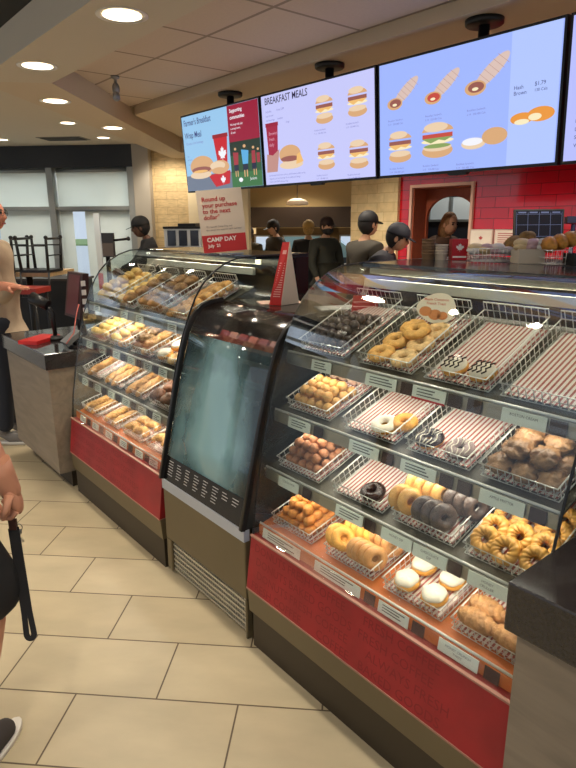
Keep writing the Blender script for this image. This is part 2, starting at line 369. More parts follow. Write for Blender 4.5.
for (a_, b_) in ((-2.80, -2.47), (-2.20, -1.40), (-1.02, -0.55)):
    w3.box(a_, a_+0.03, 11.98, 12.05, 0.8, 1.41).box(b_-0.03, b_, 11.98, 12.05, 0.8, 1.41).box(a_, b_, 11.98, 12.05, 1.38, 1.41).box(a_, b_, 11.98, 12.05, 0.8, 0.83)
w3 = bu('window_3', w3, mat('kitchen window frame', (196, 192, 184), 0.4))
MB().box(-2.80, -2.47, 12.06, 12.066, 0.8, 1.41).box(-2.2, -1.4, 12.06, 12.066, 0.8, 1.41).box(-1.02, -0.55, 12.06, 12.066, 0.8, 1.41).build('window_pane', MATS['window glass'], parent=w3)
# door frame of the opening
fr = MB().box(WX-0.03, WX, D0-0.03, D0, 0, 2.06).box(WX-0.03, WX, D1, D1+0.03, 0, 2.06).box(WX-0.03, WX, D0, D1, 2.03, 2.06)
d1 = struct(fr.build('door_1', mat('pale trim', (214, 170, 150), 0.5)))
terra = mat('terracotta reveal', (150, 72, 44), 0.6, var=0.1)
MB().box(WX+0.001, WX+0.21, D1-0.012, D1-0.001, 0, 2.03).box(WX+0.001, WX+0.21, D0+0.001, D0+0.012, 0, 2.03).box(WX+0.001, WX+0.21, D0+0.012, D1-0.012, 2.018, 2.029).build('door_reveal', terra, parent=d1)
am = MB(); yc_ = 4.07; ra = 0.315; X_ = WX+0.21
for i in range(14):
    a0, a1 = PI*i/14, PI*(i+1)/14
    p0 = (yc_+ra*math.cos(a0), 1.72+0.22*math.sin(a0)); p1 = (yc_+ra*math.cos(a1), 1.72+0.22*math.sin(a1))
    am.prism([(X_, p0[0], p0[1]), (X_, p0[0], 2.06), (X_, p1[0], 2.06), (X_, p1[0], p1[1])], (0.04, 0, 0))
am.box(X_, X_+0.04, yc_+ra, D1+0.1, 0, 2.06).box(X_, X_+0.04, D0-0.1, yc_-ra, 0, 2.06)
am.build('door_arch', terra, parent=d1)
# drive-through booth behind the opening
struct(MB().box(5.6, 5.66, 3.4, 5.41, 0, 1.69).box(5.6, 5.66, 3.4, 5.41, 1.98, ZC).box(WX+0.32, 5.66, 5.395, 5.41, 0, ZC).box(WX+0.56, 5.6, 3.3, 3.36, 0, ZC).build('wall_booth', mat('booth dark', (30, 36, 52), 0.6)))
dw = MB()
for y in (3.7, 4.1, 4.5, 4.9, 5.25): dw.box(5.57, 5.62, y, y+0.04, 1.69, 1.98)
dw.box(5.57, 5.62, 3.4, 5.39, 1.67, 1.70)
w2 = struct(dw.build('window_2', mat('booth frame', (120, 128, 132), 0.4, 0.4)))
MB().box(5.605, 5.612, 3.4, 5.39, 1.68, 1.98).build('window_pane', mat('glowing pane', (186, 200, 208), 0.3, emit=0.12), parent=w2)  # daylight put into the pane as a faint glow of its own

# ---------------------------------------------------------------- ceiling fittings
can_w = mat('can white', (235, 228, 215), 0.3); lampm = mat('lamp glow', (255, 240, 214), 0.4, emit=4.0)
def pot(p, big, lab, grp):
    r = 0.088 if big else 0.078
    t = thing('ceiling_light', lab, 'ceiling light', p, grp)
    MB().lathe([(r, 0.0), (r+0.022, -0.004), (r+0.022, -0.001), (r, 0.004), (r-0.012, 0.0)], 28, p).build('trim_ring', can_w, t)
    mb = MB().lathe([(0.0001, -0.002), (r-0.006, -0.002)], 28, p)
    mb.build('lamp_lens', lampm, t)
NEARL = {0: 'large round ceiling downlight nearest above the right pastry case', 1: 'round ceiling downlight second along the bulkhead, left of the hanging smoke detector', 2: 'round downlight at the bend of the bulkhead', 3: 'round downlight in the bulkhead over the stone wall end'}
for i, p in enumerate(POTS[:4]): pot(p, True, NEARL[i], 'round downlights in the ceiling')
FL = ['flat round downlight in the far ceiling, between bulkhead and windows', 'small flat downlight close to the beige pillar', 'round downlight at the left edge of the photo, near the air vent', 'round downlight cut by the left edge, above the nearer lounge', 'small downlight low at the left edge, by the black window valance']
for i, p in enumerate(POTS_FAR): pot(p, False, FL[i], 'round downlights in the ceiling')
DX, DY = 0.829, 4.425
sm = thing('smoke_detector', 'small clear and grey sprinkler-like detector hanging from ceiling tile', 'detector', (DX, DY, ZT), None)
MB().lathe([(0.0001, 0), (0.03, 0), (0.03, -0.015), (0.012, -0.02), (0.012, -0.05), (0.0001, -0.05)], 16, (DX, DY, ZT)).build('mount', mat('grey metal', (150, 150, 150), 0.35, 0.8), sm)
MB().lathe([(0.018, -0.05), (0.026, -0.07), (0.026, -0.10), (0.018, -0.115), (0.012, -0.09), (0.024, -0.12), (0.026, -0.15), (0.012, -0.165), (0.0001, -0.165)], 16, (DX, DY, ZT)).build('cage', mat('grey metal', (150, 150, 150), 0.35, 0.8), sm)
pv = uv(-4.47, 7.0, ZC)
vt = thing('ceiling_vent', 'dark rectangular air vent in the far ceiling above the black valance', 'air vent', pv)
vm = MB()
for k in range(7): vm.box(-0.25, 0.25, -0.13+k*0.04, -0.11+k*0.04, -0.012, -0.002)
vm.xf(Matrix.Translation(pv) @ Matrix.Rotation(-PI/4, 4, 'Z')).build('slats', mat('vent dark', (70, 68, 62), 0.6), vt)
MB().box(-0.29, 0.29, -0.17, 0.17, -0.004, 0.0).xf(Matrix.Translation(pv) @ Matrix.Rotation(-PI/4, 4, 'Z')).build('vent_plate', mat('vent plate', (108, 104, 94), 0.6), vt)

# ================================================================ DISPLAY CASES
PX = [-0.02, 0.015, 0.033, 0.058, 0.087, 0.115, 0.148, 0.2, 0.235, 0.274, 0.31, 0.35, 0.41, 0.484, 0.60]
PZ = [0.28, 0.50, 0.646, 0.78, 0.92, 1.04, 1.147, 1.275, 1.345, 1.40, 1.435, 1.463, 1.495, 1.517, 1.523]
def prof(z):
    for i in range(len(PZ)-1):
        if PZ[i] <= z <= PZ[i+1]: return PX[i]+(PX[i+1]-PX[i])*(z-PZ[i])/(PZ[i+1]-PZ[i])
    return PX[-1]
glass = glass_mat('case glass', (0.95, 0.98, 0.97), 1.60)
steel = mat('brushed steel', (170, 168, 160), 0.32, 0.9)
steel2 = mat('bright wire', (236, 234, 226), 0.3, 0.35)
brown = mat('bronze panel', (108, 96, 70), 0.45, 0.35, var=0.05, vscale=3)
darkk = mat('dark plinth', (56, 46, 32), 0.5, 0.2)
redp = mat('red laminate', (148, 26, 30), 0.5, var=0.14, vscale=9)
redd = mat('darker red writing', (128, 20, 24), 0.55)
inner = mat('case inside', (84, 80, 70), 0.4, 0.3)
darkg = mat('dark rear door', (26, 25, 22), 0.12, 0.0, coat=0.6)
alu = mat('pale aluminium', (206, 204, 186), 0.4, 0.35)
orange = mat('orange deck', (214, 116, 52), 0.5)
tubeg = mat('lamp tube', (255, 236, 200), 0.4, emit=3.0)
RAILS = [(0.042, 0.525), (0.077, 0.755), (0.125, 0.978), (0.190, 1.195)]
TILT = [math.radians(14), math.radians(20), math.radians(20), math.radians(23)]
def case(label, y0, y1, plinth, lefttrim):
    t = thing('display_case', label, 'display case', (0.45, (y0+y1)/2, 0), 'bakery display cases')
    MB().box(0.0, 0.88, y0+0.01, y1-0.01, 0.0, 0.165).build('plinth', darkk, t)
    MB().hexa([(-0.01, y0, 0.165), (0.9, y0, 0.165), (0.9, y1, 0.165), (-0.01, y1, 0.165), (-0.018, y0, 0.275), (0.9, y0, 0.275), (0.9, y1, 0.275), (-0.018, y1, 0.275)]).build('lower_panel', brown, t)
    f = MB().hexa([(-0.022, y0, 0.278), (0.05, y0, 0.278), (0.05, y1, 0.278), (-0.022, y1, 0.278), (0.008, y0, 0.497), (0.06, y0, 0.497), (0.06, y1, 0.497), (0.008, y1, 0.497)]).build('front_panel', redp, t)
    # tone-on-tone lettering pressed into the red laminate
    wm = MB(); n = Vector((-0.219, 0, 0.03)).normalized(); up = Vector((0.03, 0, 0.219)).normalized()
    L = y1-y0
    words_ = ['ALWAYS FRESH', 'COFFEE', 'BAKED GOODS', 'DONUTS', 'FRESH COFFEE']
    rr = random.Random(3)
    for row in range(4):
        y = y1-0.02-0.04*rr.random()
        while y > y0+0.32:
            w = rr.choice(words_); sz = 0.046
            o0 = Vector((-0.022, y, 0.278)) + up*(0.012+0.052*row) + n*0.0006
            add_text(wm, w, sz, frameM(o0, (0, -1, 0), up, n)); y -= 0.030*len(w)+0.02
    wm.build('panel_lettering', redd, f)
    MB().box(-0.024, 0.012, y0, y1, 0.272, 0.279).box(0.0, 0.012, y0, y1, 0.497, 0.503).build('edge_trim', mat('trim pink grey', (164, 120, 104), 0.45, 0.2), t)
    MB().box(0.06, 0.9, y0, y1, 0.275, 0.50).build('cabinet', inner, t)
    MB().box(0.05, 0.86, y0+0.01, y1-0.01, 0.50, 0.508).build('deck', orange, t)
    A = [(PX[i], y0, PZ[i]) for i in range(1, 15)]; B = [(PX[i], y1, PZ[i]) for i in range(1, 15)]
    MB().sheet(A, B, 0.004).build('front_glass', glass, t)
    for y in (y0, y1-0.005):
        pts = [(PX[i]+0.004, y, PZ[i]-0.003) for i in range(1, 15)] + [(0.86, y, 1.50), (0.86, y, 0.5)]
        MB().prism(pts, (0, 0.005, 0)).build('side_glass', glass, t)
    for y in ((y0-0.001), (y1+0.001)):
        MB().tube([(PX[i]+0.003, y, PZ[i]) for i in range(1, 15)] + [(0.88, y, 1.523)], 0.0042, 6).build('edge_seal', black, t)
    MB().box(0.60, 0.95, y0, y1, 1.505, 1.525).build('top_panel', mat('dark glossy top', (70, 72, 76), 0.12, 0.6), t)
    MB().box(0.86, 0.95, y0, y1, 0.0, 1.505).box(0.80, 0.86, y0, y1, 0.28, 1.16).build('rear_wall', darkg, t)
    MB().box(0.835, 0.855, y0+0.01, y1-0.01, 1.16, 1.50).build('rear_door', darkg, t)
    MB().box(0.592, 0.608, y0+0.02, y1-0.02, 1.428, 1.462).build('rear_rail', alu, t)
    MB().hexa([(0.44, y1-0.030, 1.12), (0.44, y1-0.022, 1.12), (0.47, y1-0.022, 1.12), (0.47, y1-0.030, 1.12), (0.590, y1-0.030, 1.44), (0.590, y1-0.022, 1.44), (0.618, y1-0.022, 1.44), (0.618, y1-0.030, 1.44)]).build('rear_post', alu, t)
    # header lamp
    MB().box(0.612, 0.617, y0+0.03, y1-0.03, 1.482, 1.504).box(0.652, 0.657, y0+0.03, y1-0.03, 1.476, 1.504).build('lamp_housing', alu, t)
    a = area('case_lamp', (0.634, (y0+y1)/2, 1.497), y1-y0-0.1, CASEW*1.9*(1.3 if y0 > 2 else 1.0), SOFT, (0.42, (y0+y1)/2, 1.2), 0.03); a.rotation_euler = (0, math.radians(28), 0); a.data.size = 0.03; a.data.size_y = y1-y0-0.1
    for k, (x, z) in enumerate(RAILS):
        tl = TILT[k]; ct, st = math.cos(tl), math.sin(tl)
        p0 = Vector((x+0.012, 0, z+0.012)); d = Vector((ct, 0, st)); nn = Vector((-st, 0, ct))
        q = p0 + d*0.42
        sh = MB().hexa([(p0.x, y0+0.01, p0.z-0.006), (q.x, y0+0.01, q.z-0.006), (q.x, y1-0.01, q.z-0.006), (p0.x, y1-0.01, p0.z-0.006), (p0.x, y0+0.01, p0.z), (q.x, y0+0.01, q.z), (q.x, y1-0.01, q.z), (p0.x, y1-0.01, p0.z)]).build('shelf', inner if k else orange, t)
        MB().box(x-0.004, x+0.008, y0+0.012, y1-0.012, z-0.026, z+0.016).build('price_rail', steel if k else orange, sh)
        MB().tube([(x+0.002, y0+0.012, z+0.020), (x+0.002, y1-0.012, z+0.020)], 0.0042, 6).tube([(x+0.012, y0+0.012, z-0.029), (x+0.012, y1-0.012, z-0.029)], 0.004, 6).build('shelf_lip', steel2, sh)
        if k:
            MB().tube([(x+0.035, y0+0.04, z-0.018), (x+0.035, y1-0.04, z-0.018)], 0.005, 6).build('lamp_tube', tubeg, sh)
            a = area('case_lamp', (x+0.04, (y0+y1)/2, z-0.028), 0.02, CASEW*(1.6 if y0 > 2 else 1.0), SOFT, (x, 0, 0), y1-y0-0.1); a.rotation_euler = (0, math.radians(-18), 0)
    return t
CASEW = 1.2
case('large curved glass pastry case nearest the camera, red front, full of doughnuts', 0.594, 1.735, 0, 0)
case('curved glass pastry case at the far left, red front, filled with rolls and muffins', 2.465, 3.66, 0, 0)

# ---------------------------------------------------------------- grab-and-go fridge between the cases
FY0, FY1 = 1.765, 2.440
FP = [(0.004, 0.505), (0.055, 0.72), (0.112, 0.95), (0.160, 1.12), (0.185, 1.19), (0.205, 1.235), (0.232, 1.272), (0.265, 1.298), (0.31, 1.313), (0.38, 1.318)]
fr_ = thing('drinks_fridge', 'low open-front drinks fridge with fogged curved glass between the two pastry cases', 'fridge', (0.4, (FY0+FY1)/2, 0))
MB().box(0.03, 0.88, FY0, FY1, 0.0, 0.2).build('plinth', darkk, fr_)
bevel(MB().box(-0.004, 0.88, FY0, FY1, 0.19, 0.455).box(-0.004, 0.03, FY1-0.045, FY1, 0.02, 0.19).box(-0.004, 0.03, FY0, FY0+0.012, 0.0, 0.19).build('lower_panel', brown, fr_), 0.006)
g = MB()
for k in range(6): g.box(0.006, 0.014, FY0+0.02, FY1-0.05, 0.03+k*0.026, 0.040+k*0.026)
for k in range(34): g.box(0.010, 0.018, FY0+0.03+k*0.0178, FY0+0.036+k*0.0178, 0.02, 0.185)
g.build('grille', mat('grille steel', (190, 186, 176), 0.3, 0.8), fr_)
MB().box(-0.008, 0.02, FY0, FY1, 0.455, 0.505).build('silver_strip', mat('silver strip', (176, 184, 198), 0.3, 0.35), fr_)
nfp = 4
fogg = glass_mat('fogged glass', (0.55, 0.62, 0.64), 1.8, 0.02, fog=((-0.30, 0.05, 0.78), (0.9, 0.37, 0.56), (0, 0, 3.0)))
A = [(x, FY0+0.012, z) for x, z in FP[:5]]; B = [(x, FY1-0.012, z) for x, z in FP[:5]]
MB().sheet(A, B, 0.005).build('front_glass', fogg, fr_)
A = [(x, FY0+0.012, z) for x, z in FP[4:]]; B = [(x, FY1-0.012, z) for x, z in FP[4:]]
MB().sheet(A, B, 0.005).build('curved_hood', glass_mat('smoked glass', (0.82, 0.72, 0.66), 1.7, 0.16), fr_)
MB().box(0.38, 0.88, FY0, FY1, 1.300, 1.318).build('top_panel', mat('black glass top', (46, 44, 40), 0.1, 0.3), fr_)
for (ya, yb) in ((FY0-0.004, FY0+0.014), (FY1-0.014, FY1+0.004)):
    A = [(x-0.007, ya, z) for x, z in FP]; B = [(x-0.007, yb, z) for x, z in FP]
    MB().sheet(A, B, 0.02).build('frame_edge', black, fr_)
    MB().prism([(x, ya+0.006, z) for x, z in FP] + [(0.86, ya+0.006, 1.31), (0.86, ya+0.006, 0.5)], (0, 0.004, 0)).build('side_panel', mat('fridge side', (40, 42, 42), 0.4), fr_)
# black printed band with rows of small print at the foot of the glass
def fpt(s, y, off=0.0):    # s: height above the foot of the sloping glass
    d = Vector((0.108, 0, 0.445)).normalized(); n = Vector((-d.z, 0, d.x))
    p = Vector((0.004, 0, 0.505)) + d*s + n*(0.0062+off); return Vector((p.x, y, p.z))
MB().prism([fpt(0.0, FY0+0.014), fpt(0.115, FY0+0.014), fpt(0.115, FY1-0.014), fpt(0.0, FY1-0.014)], fpt(0, 0, 0.0015)-fpt(0, 0, 0)).build('print_band', mat('band black', (24, 22, 21), 0.2), fr_)
pm = MB()
rr = random.Random(5)
for c in range(8):
    yy = FY1-0.04-c*0.075
    for l in range(6 if c < 6 else 3):
        w = 0.045*(0.6+0.4*rr.random()); s0 = 0.098-l*0.013
        pm.quad([fpt(s0, yy, 0.002), fpt(s0-0.004, yy, 0.002), fpt(s0-0.004, yy-w, 0.002), fpt(s0, yy-w, 0.002)])
pm.build('small_print', mat('print grey', (170, 165, 160), 0.5), fr_)
MB().box(0.80, 0.86, FY0+0.02, FY1-0.02, 0.5, 1.29).build('rear_liner', mat('fridge liner', (40, 58, 74), 0.5), fr_)
for z in (0.52, 0.78, 1.03):
    xx = 0.05+(z-0.5)*0.25
    MB().box(xx, 0.80, FY0+0.02, FY1-0.02, z-0.012, z).build('shelf', mat('fridge shelf', (120, 140, 146), 0.3, 0.3), fr_)
al = area('fridge_lamp', (0.36, (FY0+FY1)/2, 1.285), 0.03, 1.3, (0.82, 0.95, 1.0), (0, 0, 0), 0.55); al.rotation_euler = (0, 0, 0)

# drinks standing in the fridge
r_ = random.Random(4)
RED_P = [mat('carton red %d' % i, c, 0.5) for i, c in enumerate([(128, 52, 46), (150, 92, 78), (110, 40, 40), (150, 112, 96)])]
for k in range(8):
    y = FY0+0.065+k*0.077
    for j, x in enumerate((0.25, 0.34)):
        b = thing('juice_carton', 'reddish juice carton on the fridge top shelf, blurred behind the smoked hood', 'carton', (x, y, 1.031), 'juice cartons in the fridge')
        h_ = 0.125
        MB().box(x-0.028, x+0.028, y-0.028, y+0.028, 1.031, 1.031+h_).build('carton_body', RED_P[(k+j*3) % 4], b)
        MB().prism([(x-0.028, y-0.028, 1.031+h_), (x+0.028, y-0.028, 1.031+h_), (x, y-0.028, 1.031+h_+0.035)], (0, 0.056, 0)).build('gable', RED_P[(k+j) % 4], b)
BOT = [mat('bottle %d' % i, c, 0.15) for i, c in enumerate([(40, 60, 70), (80, 110, 116), (30, 36, 44), (96, 120, 110)])]
for (zz, x0_) in ((0.781, 0.17), (0.521, 0.13)):
    for k in range(8):
        y = FY0+0.065+k*0.077
        b = thing('drink_bottle', 'dark drink bottle in the fridge behind the fogged glass', 'bottle', (x0_, y, zz), 'drink bottles in the fridge')
        MB().lathe([(0.0001, zz), (0.030, zz), (0.031, zz+0.01), (0.031, zz+0.11), (0.026, zz+0.135), (0.012, zz+0.165), (0.012, zz+0.178), (0.0001, zz+0.178)], 18, (x0_, y, 0)).build('bottle_body', BOT[k % 4], b)
        MB().lathe([(0.0001, zz+0.192), (0.0135, zz+0.192), (0.0135, zz+0.176), (0.0001, zz+0.176)], 14, (x0_, y, 0)).build('bottle_cap', mat('cap white', (216, 220, 220), 0.4), b)

# ================================================================ BASKETS, TAGS AND PASTRIES
red_stripe = stripes_mat('striped paper', (228, 218, 208), (166, 88, 80), 0.0150, 1)
BW, BL = 0.222, 0.345
def basket_proto(w):
    mb = MB(); h0, h1 = 0.044, 0.078; L = BL; hw = w/2
    def rim(x): return h0
    mb.tube([(0, -hw, h0), (L, -hw, h0+0.006), (L, hw, h0+0.006), (0, hw, h0)], 0.0027, 5, closed=True)
    mb.tube([(0, -hw, 0.003), (L, -hw, 0.003), (L, hw, 0.003), (0, hw, 0.003)], 0.0021, 5, closed=True)
    mb.tube([(0, -hw, h0/2), (L, -hw, h0/2), (L, hw, h0/2), (0, hw, h0/2)], 0.0016, 4, closed=True)
    mb.tube([(L, -hw, h0+0.006), (L, -hw, h1), (L, hw, h1), (L, hw, h0+0.006)], 0.0025, 5)
    for i in range(10):
        y = -hw+w*(i+0.5)/10
        mb.tube([(0, y, h0), (0, y, 0.002), (L, y, 0.002), (L, y, h1)], 0.0016, 4, caps=False)
    for i in range(14):
        x = L*(i+0.5)/14
        mb.tube([(x, -hw, h0), (x, -hw, 0.003)], 0.0016, 4, caps=False); mb.tube([(x, hw, h0), (x, hw, 0.003)], 0.0016, 4, caps=False)
    for i in range(5):
        x = L*(i+0.5)/5; mb.tube([(x, -hw, 0.001), (x, hw, 0.001)], 0.0016, 4, caps=False)
    o = mb.build('wire_basket', steel2, origin=(0, 0, 0)); tag(o, 'x', 'basket')
    l = MB().box(0.006, L-0.004, -hw+0.006, hw-0.006, 0.005, 0.0065).build('paper_liner', red_stripe, o)
    return o
PROTO = []
bp = basket_proto(BW); PROTO.append(bp)
def basket(level, yc, label, liner=True):
    x, z = RAILS[level]; tl = TILT[level]; ct, st = math.cos(tl), math.sin(tl)
    M = frameM((x+0.032, yc, z+0.030), (ct, 0, st), (0, 1, 0), (-st, 0, ct))
    b = dup(bp, M, label, 'wire baskets in the pastry cases')
    return M

# --- pastry kinds
hrnd = random.Random(11)
def lump(seed, amp, f=6):
    r_ = random.Random(seed); W = [(Vector((r_.uniform(-1, 1), r_.uniform(-1, 1), r_.uniform(-1, 1)))*f, r_.uniform(0, 6)) for _ in range(6)]
    return lambda d: 1+amp*sum(math.sin(d.dot(w)+p) for w, p in W)/2.5
def food(name, rgb, var=0.2, vs=60, bump=0.25, bs=150, rough=0.55, **k): return mat(name, rgb, rough, var=var, vscale=vs, bump=bump, bscale=bs, sss=0.0, **k)
honey = food('honey glaze dough', (206, 132, 58), rough=0.3); pale = food('pale dough', (226, 178, 112)); sour = food('pale crackled dough', (232, 190, 132), bump=0.6, bs=70)
choc = food('chocolate dough', (74, 44, 32), rough=0.35); chocd = food('dark glazed dough', (82, 66, 58), 0.3, rough=0.3)
yel = food('yellow dough', (226, 160, 62), 0.15); cream_m = food('white icing', (226, 216, 196), 0.04, rough=0.4, bump=0.1); brn = food('brown fritter', (142, 104, 66), 0.35, 40, 0.8, 60, 0.4)
tan = food('sugared brown dough', (172, 112, 72), 0.25, 80); bun_m = food('golden bun', (236, 196, 116), 0.12); crust = food('brown crust', (164, 118, 66), 0.3); darkice = food('dark chocolate icing', (48, 26, 20), 0.1, rough=0.2)
cheese = food('cheese brown top', (190, 138, 76), 0.45, 30, 0.6, 60)
def P(name, cat): 
    o = bpy.data.objects.new(name, None); COL.objects.link(o); o.empty_display_size = 0.02; tag(o, 'x', cat); PROTO.append(o); return o
def Pm(o, cat): tag(o, 'x', cat); PROTO.append(o); return o
def hole(name, m, seed, r=0.0175): return Pm(MB().ball((0, 0, r*0.92), r, 12, 8, (1, 1, 0.94), lump(seed, 0.04)).build(name, m, origin=(0, 0, 0)), 'doughnut hole')
H_CHOC = hole('doughnut_hole', chocd, 1, 0.019); H_TAN = hole('doughnut_hole', tan, 2, 0.019); H_YEL = hole('doughnut_hole', food('filled yellow dough', (206, 156, 88), 0.25), 3, 0.021); H_PALE = hole('doughnut_hole', food('peach sugared dough', (226, 190, 168), 0.1), 4, 0.023)
def ring(name, m, R=0.030, r=0.0155, fn=None, flat=0.95, ice=None, drizzle=None):
    if not ice: return Pm(MB().torus((0, 0, r*flat), R, r, 28, 12, fn, flat).build(name, m, origin=(0, 0, 0)), 'doughnut')
    o = P(name, 'doughnut')
    MB().torus((0, 0, r*flat), R, r, 28, 12, fn, flat).build('dough', m, o)
    b = MB(); nu, nv = 28, 6; V0 = 0
    for i in range(nu):
        a = 2*PI*i/nu
        for j in range(nv+1):
            t = PI*(0.04+0.92*j/nv); rr = R+r*1.06*math.cos(t); b.V.append((rr*math.cos(a), rr*math.sin(a), r*flat+r*1.07*flat*math.sin(t)))
    for i in range(nu):
        i2 = (i+1) % nu
        for j in range(nv): b._f([i*(nv+1)+j, i2*(nv+1)+j, i2*(nv+1)+j+1, i*(nv+1)+j+1], True)
    b.build('icing', ice, o)
    if drizzle:
        d = MB(); zt = r*flat+r*1.09*flat
        for k in range(5):
            pts = []
            for i in range(12):
                x = -0.040+0.08*i/11; y = -0.028+0.014*k+0.005*math.sin(x*120+k)
                q = math.hypot(x, y)
                if abs(q-R) < r*0.95: pts.append((x, y, r*flat+1.09*r*flat*math.sqrt(max(0, 1-((q-R)/(r*1.06))**2))))
                elif len(pts) > 1: d.tube(pts, 0.0019, 5); pts = []
                else: pts = []
            if len(pts) > 1: d.tube(pts, 0.0019, 5)
        d.build('drizzle', drizzle, o)
    return o
def rough_fn(seed, amp=0.10):
    r_ = random.Random(seed); ph = [r_.uniform(0, 6) for _ in range(5)]
    return lambda a, t: 1+amp*(math.sin(7*a+ph[0])*math.sin(2*t+ph[1])+0.6*math.sin(11*a+3*t+ph[2]))
R_SOUR = ring('ring_doughnut', sour, 0.029, 0.0185, rough_fn(1, 0.09), 0.8)
R_SOURB = ring('ring_doughnut', food('golden crackled dough', (232, 176, 96), bump=0.6, bs=70), 0.029, 0.0185, rough_fn(2, 0.10), 0.8)
R_HONEY = ring('ring_doughnut', food('honey dip', (220, 166, 92), 0.1, rough=0.25), 0.0285, 0.016)
R_CHOC = ring('ring_doughnut', chocd, 0.0265, 0.0175)
R_CHOCI = ring('ring_doughnut', choc, 0.027, 0.0165, None, 0.9, darkice)
R_DRIZ = ring('iced_doughnut', yel, 0.027, 0.0175, None, 0.9, darkice, cream_m)
R_GREY = ring('iced_doughnut', choc, 0.026, 0.0165, None, 0.9, food('grey lilac icing', (150, 128, 124), 0.1), cream_m)
R_WHITE = ring('iced_doughnut', yel, 0.029, 0.017, None, 0.9, cream_m)
R_YEL = ring('ring_doughnut', yel, 0.028, 0.017)
_o = MB().torus((0, 0, 0.0145), 0.0265, 0.0150, 88, 18, lambda a, t: 1+0.11*(abs(math.sin(6*a+1.2*t))*2-1.2), 0.95)
R_CRUL = Pm(_o.build('honey_cruller', food('cruller glaze', (214, 158, 76), 0.12, rough=0.28, bump=0.0), origin=(0, 0, 0)), 'doughnut')
R_BAGEL = ring('bagel', crust, 0.033, 0.021, rough_fn(4, 0.03), 0.85)
def cream_top():
    o = P('cream_doughnut', 'doughnut')
    MB().ball((0, 0, 0.019), 0.042, 24, 12, (1, 1, 0.46)).build('dough', yel, o)
    pr = [(0.0001, 0.045), (0.018, 0.0445), (0.030, 0.042), (0.0375, 0.036), (0.0385, 0.030), (0.036, 0.027)]
    mb = MB().lathe(pr, 26); mb.V = [(x*(1+0.04*math.sin(5*math.atan2(y, x))), y*(1+0.04*math.sin(5*math.atan2(y, x)+1)), z+0.0012*math.sin(x*260)*math.sin(y*230)) for x, y, z in mb.V]
    mb.build('cream', cream_m, o); return o
CREAMD = cream_top()
def choc_top():
    o = P('filled_doughnut', 'doughnut')
    MB().ball((0, 0, 0.019), 0.042, 24, 12, (1, 1, 0.46)).build('dough', yel, o)
    d = MB().lathe([(0.0001, 0.0395), (0.018, 0.0385), (0.030, 0.035), (0.0385, 0.028), (0.0395, 0.022)], 26); d.build('icing', cream_m, o)
    e = MB()
    for k in range(4):
        e.tube([(-0.03+0.012*i, -0.022+0.015*k+0.004*(-1)**i, 0.0405-0.25*((-0.03+0.012*i)**2+(-0.022+0.015*k)**2)*20*0.35) for i in range(6)], 0.0025, 5)
    e.build('drizzle', darkice, o); return o
CHOCT = choc_top()
FRIT = [Pm(MB().ball((0, 0, 0.020), 0.040, 26, 16, (1.05, 0.9, 0.55), lump(s, 0.13, 12)).build('apple_fritter', brn, origin=(0, 0, 0)), 'fritter') for s in (3, 8)]
def twist(name, m, L=0.13, r=0.018, turns=3, cat='pastry'):
    mb = MB()
    for ph in (0, PI):
        pts = []; rs = []
        for i in range(37):
            s = i/36; a = 2*PI*turns*s/2+ph; env = math.sin(PI*min(1, max(0.04, s*0.92+0.04)))**0.5
            pts.append(((s-0.5)*L, r*0.66*env*math.cos(a), r*0.95+r*0.50*env*math.sin(a))); rs.append(r*0.64*max(0.35, env)*(1+0.10*math.sin(i*2.4)))
        mb.tube(pts, rs, 10)
    return Pm(mb.build(name, m, origin=(0, 0, 0)), cat)
TWIST = twist('twisted_doughnut', food('cinnamon twist', (186, 134, 82), 0.3, 50, 0.7, 80), 0.118, 0.027, 7, 'doughnut')
def croissant(name, m, L=0.12, r=0.024):
    mb = MB(); pts = []; rs = []
    for i in range(41):
        s = i/40; a = PI*(s-0.5)*0.95; Rr = L*0.42
        pts.append((Rr*math.sin(a)*1.05, -Rr*math.cos(a)+Rr*0.6, r*0.9)); env = math.sin(PI*(0.03+0.94*s))**0.8
        rs.append(r*env*(0.86+0.16*abs(math.sin(s*PI*5.5)))+0.003)
    mb.tube(pts, rs, 12); return Pm(mb.build(name, m, origin=(0, 0, 0)), 'croissant')
CROI = croissant('croissant', food('croissant crust', (212, 160, 92), 0.3, 40))
MINI = [Pm(MB().ball((0, 0, 0.018), 0.024, 14, 9, (1.1, 0.85, 0.75), lump(s, 0.12, 5)).build('pastry_bite', food('orange pastry bite', (204, 128, 52), 0.3), origin=(0, 0, 0)), 'pastry') for s in (5, 6)]
def roll(name, m, L=0.095, r=0.024, cat='roll'):
    def fn(d): return 1.0
    mb = MB().ball((0, 0, r*0.85), 1.0, 18, 12, (L/2, r, r*0.88)); b = MB()
    return Pm(mb.build(name, m, origin=(0, 0, 0)), cat)
BUN = roll('bread_roll', bun_m, 0.110, 0.027); LROLL = roll('long_roll', food('seeded long roll', (186, 132, 66), 0.35, 90), 0.125, 0.025)
SAUS = twist('sausage_roll', food('savoury twist', (196, 146, 80), 0.3, 50), 0.105, 0.018, 6)
def muffin(m, mt):
    o = P('muffin', 'muffin')
    mb = MB(); n = 28
    prf = [(0.0001, 0), (0.024, 0), (0.033, 0.038)]
    for i in range(n):
        a = 2*PI*i/n; k = 1+0.035*(-1)**i
        for (r, z) in prf: mb.V.append((r*k*math.cos(a), r*k*math.sin(a), z))
    for i in range(n):
        i2 = (i+1) % n
        for j in range(2): mb._f([i*3+j, i2*3+j, i2*3+j+1, i*3+j+1], False)
    mb.build('paper_cup', m, o)
    MB().ball((0, 0, 0.042), 0.042, 20, 12, (1, 1, 0.62), lump(9, 0.07, 7)).build('muffin_top', mt, o)
    return o
